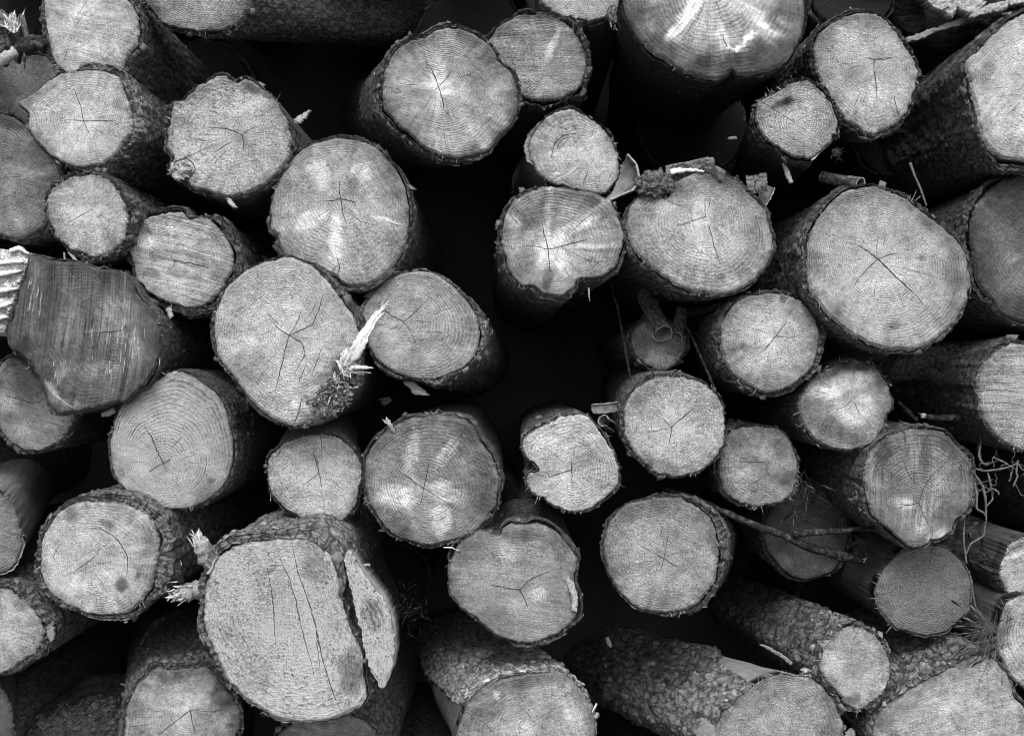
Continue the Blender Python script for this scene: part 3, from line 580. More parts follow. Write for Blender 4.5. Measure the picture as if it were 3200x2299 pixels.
LOG('crosswise', 'sawn log with fuzzy level saw marks and a pale curved streak near the top middle', 2,
    '975,250 1010,190 1080,130 1150,95 1250,88 1350,95 1440,130 1500,180 1550,250 1590,340 1595,430 1570,520 1520,580 1430,625 1310,640 1200,620 1120,580 1050,500 985,380',
    (1400, 400), .05, 138, saw=(2, .75), nr=20, rc=.35, torn=.85, pit=.5, bt=14, thick=((0, 1.8), (90, 1.2), (160, .3), (290, .5), (359, 1.6)), gap=.8, fib=60,
    cracks='1380,350 1420,300 1440,250:2b; 1340,400 1380,440:2b', blots=[(1390, 250, 25, 110, 22, .7), (1350, 340, 30, 60, 10, .35), (1300, 550, 150, 60, 5, .25), (1330, 120, 140, 30, 5, -.3)])  # last blot paints the upper log's shadow along the face top
LOG('top_middle', 'smooth log cut off by the top edge with a bark crumb hanging at its right', 2,
    '1280,-40 1300,15 1360,65 1430,110 1520,130 1640,135 1740,110 1830,60 1875,0 1880,-80 1820,-200 1700,-280 1550,-300 1400,-260 1310,-150', (1590, -90), .09, 142, saw=(60, .2), nr=18, rc=.2, torn=.25, bt=10, fib=20, cracks='1550,-60 1560,10:2', blots=[(1480, 40, 30, 60, 20, .2)])
LOG('top_streaked', 'big two-lobed sawn log at the top edge with wide bright streaks and pale lichen spots', 'F',
    '1383,20 1400,60 1430,105 1470,132 1510,155 1550,172 1590,178 1610,166 1622,154 1634,165 1680,162 1720,150 1755,115 1778,70 1784,20 1770,-60 1720,-150 1640,-200 1560,-210 1480,-190 1420,-120 1385,-40',
    (1575, -25), -.08, 136, saw=(-50, .3), nr=24, rc=.38, torn=.25, bt=10, fib=25, edge=.5, edge_in=.58, rad=.9, bv=.02, taper=.34,
    cracks='1575,-25 1590,20 1600,60:3; 1540,0 1525,40:3b; 1598,75 1605,95 1612,105 1600,85:5b; 1614,110 1618,140 1622,155:5b; 1480,88 1500,60 1522,40:3b; 1485,92 1515,68 1540,30:3b; 1650,10 1690,40:2b; 1570,30 1560,90:2b',
    blots=[(1503, 56, 13, 42, 38, 1.1), (1535, 15, 12, 40, 38, .5), (1450, 75, 60, 25, -40, .2), (1570, 10, 80, 70, 0, .1), (1600, 90, 15, 50, -10, .5), (1690, 50, 60, 12, 38, .6), (1475, 25, 25, 60, 20, -.3), (1637, 108, 16, 9, -10, 2.2), (1657, 86, 9, 13, 30, 2.2), (1628, 116, 6, 5, 0, 2.), (1668, 72, 6, 5, 0, 1.8), (1697, 62, 6, 4, 0, 1.4), (1612, 108, 4, 4, 0, 1.6), (1590, 140, 60, 25, 0, -.45), (1700, 120, 60, 30, -30, -.5), (1520, 125, 50, 25, 30, -.35), (1450, 90, 30, 20, 40, -.25)])
LOG('tall_oval', 'tall oval sawn log with a three-armed crack, near the top right', 3,
    '903,350 915,260 960,190 1040,130 1130,95 1220,75 1310,95 1400,170 1460,250 1510,330 1555,400 1568,470 1550,560 1530,650 1490,730 1430,790 1360,835 1285,860 1200,830 1110,770 1050,700 1000,620 950,540 920,450',
    (1285, 380), -.02, 150, vp=(1440, 370), L=1.2, saw=(-30, .18), nr=26, rc=.25, torn=.4, bt=14, chips=90, det=2, fib=40,
    cracks='1285,380 1360,375 1430,362:5; 1285,380 1250,372 1225,365:4; 1285,380 1285,440 1295,510 1303,590:5; 1000,290 1060,330:2b; 1120,440 1180,420:2b; 1410,600 1425,680 1448,740:5b',
    blots=[(1300, 140, 250, 60, 20, -.25), (1160, 500, 90, 80, 0, -.18), (1290, 650, 180, 120, 0, .12), (1120, 250, 80, 60, 0, .1), (1270, 830, 60, 20, 0, .25)])  # first blot paints a soft shadow across the top of the face
LOG('notched_small', 'small sawn log with a dark notch, leaning against the tall oval one', 3,
    '527,690 560,630 640,600 700,560 760,530 840,508 910,530 950,570 980,620 1020,660 1050,740 1045,820 1020,890 980,940 920,990 870,1015 800,1005 720,970 640,920 580,860 540,790',
    (800, 770), -.06, 158, vp=(1520, 640), L=1.1, saw=(30, .3), nr=17, rc=.5, torn=.75, bt=13, fib=120, rag=1.6, chips=110, det=2, bv=0.068,
    cracks='560,640 640,690 720,740 790,790:3b; 800,770 840,740:3; 760,740 790,800:2b', blots=[(690, 655, 60, 25, -25, -.9), (730, 640, 40, 25, -20, -.5), (800, 760, 110, 90, 0, .35), (900, 560, 80, 25, 20, -.25), (980, 850, 40, 80, 0, -.15)],
    peel=[(3, '860,1150 900,1010 1000,930 1040,900 1020,1000 960,1080 900,1160')], wood_al=.3)
LOG('right_slab', 'large pale sawn log cut off by the right edge near the top, bark-fringed', 3,
    '1880,390 1960,320 2040,230 2120,150 2200,100 2300,60 2500,60 2700,200 2800,450 2780,700 2650,900 2480,1000 2300,1022 2150,1018 2060,980 1990,900 1950,780 1930,660 1900,540',
    (2290, 560), -.06, 160, saw=(-48, .35), nr=26, rc=.25, torn=.4, bt=18, chips=90, det=2, gap=.8, fib=30,
    cracks='2290,560 2230,500 2180,470:3; 2150,610 2220,600:2b; 2200,720 2240,750:2b', blots=[(2200, 300, 30, 140, 40, .15), (1990, 470, 40, 90, 20, -.25), (2000, 700, 50, 100, 0, .15)])
LOG('knobby', 'sawn log with a dark resin-crusted knob at its upper left, right of centre', 'F',
    '1388,505 1398,455 1428,425 1475,438 1490,405 1540,380 1580,382 1630,400 1665,430 1695,470 1710,520 1712,560 1692,600 1660,630 1620,648 1570,650 1520,640 1480,620 1440,590 1402,552',
    (1562, 480), -.05, 152, saw=(75, .25), nr=25, rc=.42, torn=.55, bt=13, chips=80, fib=70,
    cracks='1562,480 1560,440:4; 1562,480 1530,490 1505,498:4; 1570,500 1580,540 1585,560:4; 1580,490 1620,510:2b; 1505,500 1530,492:3b; 1560,385 1545,378:3b',
    blots=[(1555, 470, 20, 45, 0, .35), (1570, 540, 60, 45, 0, .12), (1500, 420, 40, 25, -20, -.25), (1620, 410, 80, 25, 25, -.3), (1670, 530, 20, 50, 0, -.25), (1440, 560, 25, 50, -20, -.2), (1480, 470, 30, 50, 0, .1), (1598, 610, 12, 8, 0, -.5)])
LOG('grey_neck', 'pale sawn log with an off-centre ring whorl and a smooth bare grey side', 2,
    '1222,960 1230,880 1280,800 1350,740 1440,700 1530,705 1600,740 1680,800 1740,880 1790,970 1805,1060 1790,1140 1740,1200 1690,1235 1560,1215 1400,1175 1330,1140 1265,1070',
    (1630, 1010), .03, 168, vp=(1010, 640), saw=(-40, .25), nr=16, rc=.38, torn=.6, bt=12, peel=[(2, '1060,760 1240,700 1340,740 1400,700 1260,830 1215,960 1260,1080 1330,1180 1200,1260 1050,1200')], wood_al=.2, gap=.7, rag=1.3,
    cracks='1540,850 1450,860 1395,910 1375,970 1370,1010:7b; 1500,870 1430,890 1400,960:4b; 1600,1090 1580,1150 1570,1190:3; 1640,1000 1620,1050:2b; 1300,940 1400,950:2b; 1470,900 1440,930 1400,950:2b; 1640,820 1620,880:2b',
    blots=[(1440, 695, 110, 24, -5, .8), (1430, 890, 70, 40, -40, -.25), (1340, 780, 50, 14, 20, -.3), (1280, 1050, 40, 60, 0, .12), (1640, 1000, 50, 50, 0, .12)])
LOG('star_cracks', 'ragged-edged sawn log with narrow bright rays, directly under the off-centre ring whorl', 'F',
    '1118,475 1140,445 1170,425 1210,414 1260,418 1310,425 1335,437 1352,446 1368,468 1374,492 1386,520 1381,548 1363,587 1333,614 1282,618 1266,639 1241,654 1207,653 1182,634 1152,630 1127,601 1118,566 1110,540 1113,505',
    (1214, 552), -.04, 138, vp=(1060, 880), L=1.2, saw=(-8, .2), nr=24, rc=.5, torn=.3, bt=13, chips=80, fib=60, rag=1.2, edge=.3, rad=.5,
    cracks='1214,552 1205,520 1200,490:6; 1214,552 1216,580 1218,605:5; 1214,552 1180,545 1150,545:4; 1214,552 1260,540 1310,528:5; 1240,545 1290,570 1330,585:2; 1335,452 1290,490 1250,525:3b; 1212,420 1216,440:4b; 1230,510 1235,490:2b; 1130,475 1145,495 1150,500:4b; 1215,600 1195,600:2b; 1225,560 1260,580 1290,610:2b',
    blots=[(1214, 470, 9, 75, 2, .7), (1290, 490, 14, 90, 52, .75), (1220, 555, 40, 40, 0, .55), (1180, 560, 40, 30, 0, .25), (1330, 544, 60, 5, -2, .5), (1137, 490, 16, 9, 40, .9), (1190, 470, 55, 30, -30, -.35), (1300, 450, 60, 25, 15, -.4), (1160, 580, 25, 35, 20, -.35), (1215, 615, 12, 25, 10, -.5), (1250, 600, 60, 40, 0, .2)])
LOG('right_ringed', 'very large sawn log with a long diagonal crack and close rings, at the right', 'F',
    '1786,600 1790,550 1805,500 1840,450 1885,420 1930,410 1970,420 2010,440 2060,480 2110,520 2140,560 2150,610 2145,660 2120,710 2085,745 2040,770 1980,776 1930,765 1880,735 1830,690 1798,650',
    (1943, 573), -.08, 150, saw=(-60, .1), nr=38, rc=.42, torn=.4, bt=13, det=2, chips=130, fib=60, edge=.3, rad=.25, mott=.3,
    cracks='1943,573 1970,600 2000,628 2030,655:8; 1943,573 1920,555 1895,540:6; 1943,573 1965,565 1990,560:5; 1943,573 1920,595 1905,615:6; 2030,655 2045,675:4; 1905,610 1890,635:4b; 2000,555 2025,550:3b; 1940,620 1935,660:3b; 1940,560 1945,520:3b; 1985,590 2060,610:3b; 1990,650 2005,690:3b; 1960,510 1955,545:2b; 1880,580 1910,572:2b; 1890,660 1905,640:2b; 2050,680 2070,690:2b',
    blots=[(1945, 590, 70, 60, 0, .18), (2110, 620, 18, 60, 0, -.3), (1905, 430, 50, 15, -20, -.3), (2040, 575, 12, 8, 0, -.3), (1980, 720, 14, 8, 0, -.35), (1860, 690, 20, 10, -50, -.3), (2080, 510, 50, 16, 40, -.3)])
LOG('right_dark', 'dark weathered sawn log cut off by the right edge beside the largest ringed one', 'F',
    '2155,560 2150,500 2165,450 2200,412 2250,388 2320,380 2400,420 2440,500 2440,600 2400,680 2330,722 2270,722 2220,695 2180,650 2160,610', (2300, 545), .0, 76, saw=(-45, .5), nr=24, rc=.3, torn=.4, bt=16, gap=.9, chips=100, det=2,
    cracks='2300,545 2260,590 2230,640:2', blots=[(2220, 540, 30, 60, 0, .4), (2240, 620, 40, 50, 30, .5), (2170, 470, 20, 30, 0, .3), (2250, 470, 50, 30, 0, -.3)])
LOG('ring_heart', 'round sawn log with a pale heart and bark standing off its right rim', 6,
    '318,600 330,510 370,430 440,375 530,345 630,335 730,345 820,385 890,450 930,540 940,620 930,720 890,810 820,880 740,940 650,972 570,965 480,920 390,860 330,780 313,690',
    (660, 610), -.03, 146, saw=(-50, .12), nr=25, rc=.35, torn=.45, bt=15, thick=((0, 1.8), (40, 1.2), (90, .6), (180, 1.2), (270, .8), (359, 1.8)), gap=.45, chips=80, fib=50, edge=.35,
    cracks='660,610 700,560 740,500:5; 660,610 620,660 570,720:5; 660,610 740,620 800,615:4; 600,590 540,570 490,560:3b; 620,700 600,780:2b; 700,700 690,760:2b', blots=[(650, 610, 190, 170, 0, .35), (440, 670, 20, 25, 0, -.4), (700, 380, 20, 25, 0, -.4), (490, 680, 40, 30, 0, -.2)])
LOG('white_patched', 'small sawn log with a splash of white fresh wood over its middle, at the right', 6,
    '812,1060 830,970 880,900 950,845 1030,805 1100,770 1180,763 1260,780 1310,820 1360,890 1395,980 1407,1060 1365,1110 1350,1190 1290,1270 1210,1330 1110,1345 1000,1320 910,1270 840,1180',
    (1140, 1030), -.01, 130, saw=(-20, .15), nr=16, rc=.15, torn=.6, bt=6, rag=1.4, fib=80, edge=.3,
    cracks='1145,1015 1110,1050 1040,1085:4b; 1155,1030 1175,1070 1195,1105:4b; 1060,1050 960,1060:2b; 960,1150 970,1190 1010,1210:4b; 890,1000 880,970 930,960 1000,985:3b',
    blots=[(1130, 1110, 90, 80, 20, .9), (960, 970, 90, 40, 10, .8), (1130, 900, 120, 60, -10, .65), (1250, 870, 60, 50, -30, .5), (1240, 1050, 70, 60, 30, .75), (1150, 980, 150, 60, 0, .3), (1170, 800, 140, 40, 5, -.8), (1000, 850, 90, 30, -25, -.5), (1020, 1190, 90, 60, 10, -.45), (1130, 1260, 90, 40, 0, -.35), (1320, 900, 40, 70, -20, -.3), (880, 1050, 50, 60, 0, -.2)])
LOG('right_horizontal', 'sawn log with level saw scores at the right edge above the root tangle', 6,
    '1950,900 1980,800 2050,720 2120,670 2200,658 2350,680 2500,780 2560,950 2520,1150 2400,1290 2240,1338 2120,1290 2040,1220 1980,1130 1953,1020', (2270, 1020), .0, 150, saw=(4, .8), nr=22, rc=.2, torn=.7, bt=10, chips=60, fib=70,
    cracks='2000,1040 2100,1035 2220,1050:3b; 1990,955 2100,950 2200,965:3b; 1975,870 2060,850 2140,835:2b; 2020,1130 2160,1140:2b', blots=[(2080, 760, 70, 60, 0, -.15)], thick=((60, 1.), (110, 2.6), (150, 1.2), (250, .8)))
LOG('stained', 'lobed sawn log with smudgy dark stains and a bright spot, beside the tangle of roots', 'F',
    '1914,1060 1920,1020 1942,985 1985,958 2040,948 2090,957 2125,990 2150,1020 2158,1070 2156,1098 2142,1132 2118,1152 2107,1177 2076,1196 2062,1196 2052,1205 2027,1213 2010,1210 1985,1191 1965,1166 1937,1145 1923,1114',
    (2034, 1112), -.04, 116, saw=(92, .65), nr=24, rc=.5, torn=.4, bt=12, chips=90, fib=60, rag=1.2, mott=.55, edge=.25,
    cracks='2034,1112 2045,1080 2060,1055 2080,1035:5; 2034,1112 2015,1117 1990,1115:5; 2034,1112 2045,1140 2060,1170:5; 2025,1070 2010,1050 2000,1020:5; 2050,1125 2080,1150:3b; 2062,1196 2065,1180 2058,1170:4b; 2120,1005 2145,1000 2130,1020 2100,1030:5b; 2000,1020 1990,1000:3b',
    blots=[(2000, 1112, 30, 12, 0, .75), (2060, 1115, 25, 20, 30, .4), (2038, 1150, 16, 28, 0, .7), (2075, 1185, 22, 12, -30, .9), (1955, 1000, 18, 40, 5, -.5), (2050, 1000, 12, 50, 12, -.5), (2110, 980, 40, 30, 40, -.4), (1940, 1040, 14, 50, 0, .4), (2100, 1140, 30, 30, 0, -.3), (1970, 1080, 40, 40, 0, -.25), (2085, 1075, 20, 30, 20, .25)])
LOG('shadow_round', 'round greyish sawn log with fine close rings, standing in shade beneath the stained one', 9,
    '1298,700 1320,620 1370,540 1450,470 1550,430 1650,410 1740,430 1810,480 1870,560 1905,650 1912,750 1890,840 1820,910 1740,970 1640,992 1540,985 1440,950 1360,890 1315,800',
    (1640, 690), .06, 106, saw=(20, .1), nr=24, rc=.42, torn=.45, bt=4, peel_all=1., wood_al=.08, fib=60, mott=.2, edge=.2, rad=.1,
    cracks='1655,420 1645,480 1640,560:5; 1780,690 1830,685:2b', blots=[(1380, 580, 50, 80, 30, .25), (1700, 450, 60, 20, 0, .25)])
LOG('small_grey', 'small grey sawn log with blotchy stains in the gap below the pale-ringed round', 6,
    '290,1430 310,1330 360,1250 420,1200 500,1183 590,1190 680,1210 740,1260 780,1340 800,1420 797,1510 772,1595 740,1640 690,1668 640,1685 510,1697 420,1665 340,1615 305,1530',
    (590, 1410), .05, 124, saw=(30, .2), nr=18, rc=.3, torn=.35, bt=9, mott=.55, fib=60, cracks='590,1410 510,1412 420,1408:4; 600,1480 560,1520 500,1555:4b; 600,1390 630,1430:3', blots=[(600, 1350, 50, 60, 0, .3), (690, 1320, 50, 60, 30, -.4), (700, 1520, 70, 40, 20, -.35), (420, 1290, 60, 60, 0, -.25), (480, 1500, 90, 60, 0, .25), (360, 1495, 40, 10, -20, .4)])
LOG('bright_round', 'bright round sawn log with a thick dark bark collar on its left, right of centre', 'F',
    '1380,940 1385,900 1405,865 1440,840 1490,832 1540,840 1580,865 1600,900 1608,945 1600,985 1580,1020 1550,1045 1500,1056 1450,1045 1410,1010 1388,975',
    (1487, 945), -.04, 166, saw=(15, .2), nr=20, rc=.34, torn=.9, bt=13, thick=((60, .4), (120, 1.6), (180, 1.4), (240, 1.), (300, .5)), fib=80, chips=90, edge=.18,
    cracks='1487,945 1510,925 1540,900:6; 1487,945 1485,965 1480,985:5; 1487,945 1460,952 1430,958:4; 1500,940 1550,925:2b; 1487,945 1470,930 1450,915:3', blots=[(1490, 960, 80, 60, 0, .14), (1480, 1035, 80, 14, 8, -.25), (1420, 890, 30, 20, -40, -.15)], vp=(1230, 740))
LOG('lobed', 'sawn log with deep bark-lined notches in its left rim, standing alone by the dark gap', 5,
    '1190,1300 1200,1270 1250,1220 1330,1180 1390,1150 1440,1120 1540,1112 1600,1130 1660,1190 1720,1270 1770,1350 1800,1450 1797,1545 1720,1635 1620,1712 1500,1733 1400,1705 1345,1668 1330,1640 1300,1632 1240,1605 1216,1540 1230,1495 1285,1478 1282,1450 1262,1415 1245,1400 1205,1380',
    (1500, 1460), -.03, 164, saw=(-18, .4), nr=18, rc=.38, torn=.5, bt=7, rag=1.2, fib=70, chips=60, edge=.12,
    cracks='1500,1460 1500,1430 1498,1400:5; 1500,1460 1430,1480 1350,1510:6; 1500,1460 1500,1520 1503,1560:5; 1345,1510 1300,1500 1275,1485:4b; 1350,1620 1320,1650:4b; 1560,1500 1620,1540:2b', blots=[(1590, 1330, 60, 60, 0, -.15), (1300, 1290, 70, 40, -20, .12), (1500, 1600, 120, 60, 0, .12)])
LOG('heart_shaped', 'broad heart-shaped sawn log with a three-armed crack, low in the middle', 8,
    '712,640 720,540 760,440 830,370 900,330 980,332 1035,352 1070,300 1150,280 1250,280 1350,300 1430,350 1490,420 1535,510 1525,580 1510,620 1535,720 1542,800 1520,880 1480,930 1420,970 1320,1020 1200,1045 1080,1020 1000,980 900,890 800,820 730,740',
    (1170, 700), -.03, 126, saw=(8, .3), nr=26, rc=.3, torn=.35, bt=12, thick=((0, 1.5), (60, .8), (180, .3), (270, .4), (359, 1.5)), gap=.7, fib=70, mott=.4, edge=.3,
    cracks='1170,700 1100,690 1030,675 970,665:7; 1170,700 1225,640 1290,605 1385,575:6; 1170,700 1200,760 1222,810:7; 1195,590 1210,560 1225,525:3b; 980,520 1030,555:3b; 1035,600 1090,590:2b; 1420,420 1415,520:2b; 1110,800 1140,785:3b',
    blots=[(1090, 470, 60, 90, -30, .45), (1290, 730, 70, 50, 0, .4), (1100, 770, 120, 30, 5, .25), (870, 460, 100, 80, -30, -.25), (1430, 430, 60, 110, -10, -.3), (1180, 350, 150, 40, 0, -.35), (1050, 880, 120, 60, 20, -.2), (1490, 680, 25, 90, -15, .5), (1000, 340, 30, 12, 0, -.4)])
LOG('scaly_collar', 'round speckled sawn log with a broad scaly bark side, below the lone notched log', 'F',
    '1335,1215 1343,1165 1368,1130 1408,1108 1460,1098 1510,1105 1550,1125 1575,1150 1588,1190 1590,1240 1580,1290 1555,1325 1520,1350 1460,1358 1410,1345 1370,1310 1345,1270',
    (1470, 1235), -.02, 136, vp=(1720, 1170), saw=(25, .2), nr=24, rc=.28, torn=.55, bt=24, thick=((0, 2.), (70, 1.1), (120, .5), (250, .3), (310, 1.1), (359, 2.)), chips=90, det=2, fib=60, edge=.3, lich=.7, bv=0.102,
    cracks='1470,1235 1440,1220 1415,1205:5; 1470,1235 1500,1255:5; 1470,1235 1478,1200 1480,1160:3; 1470,1235 1462,1265:4; 1480,1230 1520,1215:3b; 1450,1240 1400,1250:2b; 1540,1260 1555,1290:2b', blots=[(1460, 1290, 60, 30, 0, .2), (1470, 1320, 40, 18, 0, -.25), (1430, 1130, 60, 20, -15, -.3), (1560, 1180, 20, 40, -20, -.25), (1420, 1170, 40, 40, 0, .15)])
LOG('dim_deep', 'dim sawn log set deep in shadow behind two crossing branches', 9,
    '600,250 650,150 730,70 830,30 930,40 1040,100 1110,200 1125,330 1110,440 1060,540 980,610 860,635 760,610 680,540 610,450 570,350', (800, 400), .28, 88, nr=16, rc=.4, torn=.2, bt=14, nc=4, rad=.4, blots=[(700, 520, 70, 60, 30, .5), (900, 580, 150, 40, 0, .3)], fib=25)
LOG('lying_rough', 'thick slantwise log with rough scaly bark and a bare patch near its cut end', 9,
    '280,1600 330,1500 420,1400 540,1300 640,1245 740,1240 850,1250 950,1300 1020,1390 1080,1490 1105,1580 1090,1680 1000,1800 800,1880 550,1880 350,1800 270,1700', (640, 1560), -.06, 142, vp=(560, 1180), L=1.3,
    saw=(50, .2), nr=24, rc=.35, torn=.65, bt=20, plate=6.5, csz=.026, bsc=.5, det=2, chips=300, lich=.6, bv=.2, wood_al=.3, peel=[(9, '265,1150 330,1050 420,1030 540,1060 640,1110 760,1160 900,1240 980,1310 900,1320 760,1250 640,1240 560,1290 470,1270 380,1190 300,1165')], blots=[(650, 1540, 120, 60, 0, .15)], fib=40)
LOG('lying_thin', 'thin slantwise log with flaky dark bark and a small pale cut end', 9,
    '945,1215 960,1120 1000,1040 1060,975 1130,942 1220,945 1300,990 1350,1060 1385,1140 1392,1230 1370,1310 1320,1380 1250,1430 1170,1468 1100,1420 1040,1340 980,1275', (1170, 1170), -.05, 156, vp=(1010, 1010), L=1.25,
    saw=(30, .12), nr=14, rc=.14, torn=.55, bt=12, plate=6., csz=.022, bsc=.55, det=2, chips=260, lich=.6, bv=.15, fib=60, cracks='1140,1060 1145,1110 1140,1150:3b; 1150,1210 1155,1260:2b', blots=[(1140, 1390, 60, 30, -20, -.5), (1170, 1140, 90, 110, 0, -.15), (1330, 1160, 20, 20, 0, -.3), (1010, 1200, 50, 70, 0, .12)],
    peel=[(9, '900,1040 905,1000 1000,1005 1040,1000 980,1070 955,1090')], wood_al=.4)
LOG('bottom_right', 'wide low sawn log in the bottom right corner with bark banked up behind it', 9,
    '1290,1570 1340,1480 1430,1410 1540,1340 1640,1275 1750,1215 1850,1165 1950,1130 2050,1140 2130,1220 2170,1330 2200,1400 2280,1500 2300,1650 2200,1800 1950,1900 1600,1880 1400,1800 1300,1680', (1850, 1530), -.03, 142, vp=(1060, 760), L=1.1, saw=(-15, .4), nr=24, rc=.2, torn=.4, bt=16, det=2, chips=240, csz=.024, bsc=.55, plate=6., lich=.6, bv=.15, fib=50,
    cracks='1770,1475 1790,1530 1830,1600:3b; 1680,1420 1700,1450:2b; 2150,1290 2170,1350 2150,1385:4b', blots=[(1700, 1440, 160, 60, -15, .12), (1960, 1200, 90, 50, 0, .12)])
LOG('edge_small', 'small split-ended log with bare mottled sides at the right edge under the roots', 9,
    '2090,600 2095,530 2125,480 2132,420 2200,380 2300,360 2400,450 2420,620 2360,740 2280,795 2220,780 2150,740 2110,680', (2260, 600), .03, 160, saw=(-20, .45), nr=16, rc=.3, torn=.4, bt=6, peel=[(9, '1940,80 2250,40 2250,400 2130,500 2090,640 1960,420')], wood_al=.09,
    cracks='2100,500 2160,440 2230,410:5b', blots=[(2180, 470, 80, 20, -20, .5), (2200, 420, 60, 25, -20, -.3)], fib=30)
LOG('edge_striped', 'grey barkless log at the right edge with bold curved stripes of growth rings', 9,
    '2068,1050 2080,930 2120,800 2180,755 2300,740 2450,800 2520,1000 2500,1200 2400,1330 2300,1365 2200,1300 2130,1220 2090,1130', (2330, 950), .0, 146, saw=(15, .2), nr=14, rc=.7, torn=.3, bt=3, peel_all=1., wood_al=.1, edge=.15, fib=30, blots=[(2110, 900, 60, 90, 0, -.4), (2160, 1060, 60, 100, 20, .2)])
LOG('bottom_middle', 'log at the bottom middle with lit pale scaly bark above its cut end', 8,
    '845,1420 950,1325 1070,1270 1200,1240 1320,1225 1420,1230 1490,1260 1560,1340 1610,1430 1650,1540 1660,1640 1620,1780 1480,1890 1250,1920 1000,1880 830,1780 770,1650 790,1520', (1310, 1580), -.03, 140, vp=(700, 1010), L=1.0,
    saw=(-30, .3), nr=24, rc=.32, torn=.5, bt=17, plate=5., csz=.024, bsc=.55, det=2, chips=200, lich=.5, bv=.3, wood_al=.15, edge=.3, peel=[(8, '350,1050 520,1100 560,1240 620,1290 720,1400 840,1420 800,1500 770,1640 700,1640 480,1629 380,1400')],
    cracks='920,1520 960,1560 1010,1610:5b; 1310,1580 1320,1510:3; 1160,1560 1190,1590:3b', blots=[(1470, 1320, 50, 30, 20, .5), (1510, 1500, 50, 100, -15, .55), (1180, 1590, 90, 50, 0, .4), (1020, 1370, 22, 35, -20, .9), (960, 1480, 130, 60, -30, -.3), (1200, 1290, 200, 40, -8, -.25)], fib=40)
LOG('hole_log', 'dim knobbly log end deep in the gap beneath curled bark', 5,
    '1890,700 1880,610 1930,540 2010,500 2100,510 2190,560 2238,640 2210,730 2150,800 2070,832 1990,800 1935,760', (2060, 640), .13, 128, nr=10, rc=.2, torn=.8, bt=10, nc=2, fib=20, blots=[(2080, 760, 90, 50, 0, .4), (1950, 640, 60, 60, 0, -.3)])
LOG('under_giant', 'top of a grey sawn log peeping out below the giant one at the bottom edge', 'F',
    '598,1650 640,1608 700,1592 760,1582 810,1597 840,1640 850,1720 800,1800 700,1825 620,1795 590,1715', (720, 1690), .02, 112, nr=18, rc=.2, torn=.3, bt=14, cracks='650,1605 690,1615 700,1640:3b', blots=[(680, 1610, 50, 20, 0, .2)], fib=20, nc=4)
# stems in the gaps; near-black cut faces paint the shade between the ends
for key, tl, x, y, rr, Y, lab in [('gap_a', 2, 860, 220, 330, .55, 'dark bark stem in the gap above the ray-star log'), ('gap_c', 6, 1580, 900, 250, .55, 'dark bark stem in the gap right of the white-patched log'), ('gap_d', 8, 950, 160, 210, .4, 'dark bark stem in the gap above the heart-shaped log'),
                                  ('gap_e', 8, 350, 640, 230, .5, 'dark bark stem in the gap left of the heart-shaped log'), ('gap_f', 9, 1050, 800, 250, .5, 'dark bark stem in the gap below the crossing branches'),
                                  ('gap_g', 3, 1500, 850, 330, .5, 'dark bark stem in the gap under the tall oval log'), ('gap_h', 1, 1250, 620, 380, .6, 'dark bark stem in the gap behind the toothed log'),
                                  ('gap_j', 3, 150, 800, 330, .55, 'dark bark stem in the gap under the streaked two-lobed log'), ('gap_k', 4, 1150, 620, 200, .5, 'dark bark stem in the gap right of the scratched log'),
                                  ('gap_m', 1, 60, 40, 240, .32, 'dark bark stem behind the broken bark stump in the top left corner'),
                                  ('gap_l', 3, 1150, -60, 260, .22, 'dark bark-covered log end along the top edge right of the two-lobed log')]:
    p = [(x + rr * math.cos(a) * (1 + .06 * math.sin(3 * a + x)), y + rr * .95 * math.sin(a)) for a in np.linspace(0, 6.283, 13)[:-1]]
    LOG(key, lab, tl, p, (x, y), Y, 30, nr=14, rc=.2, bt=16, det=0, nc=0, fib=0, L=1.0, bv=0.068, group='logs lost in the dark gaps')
BARK_LOOSE = bark_mat(.17, 77, .2, .9, 1.2)
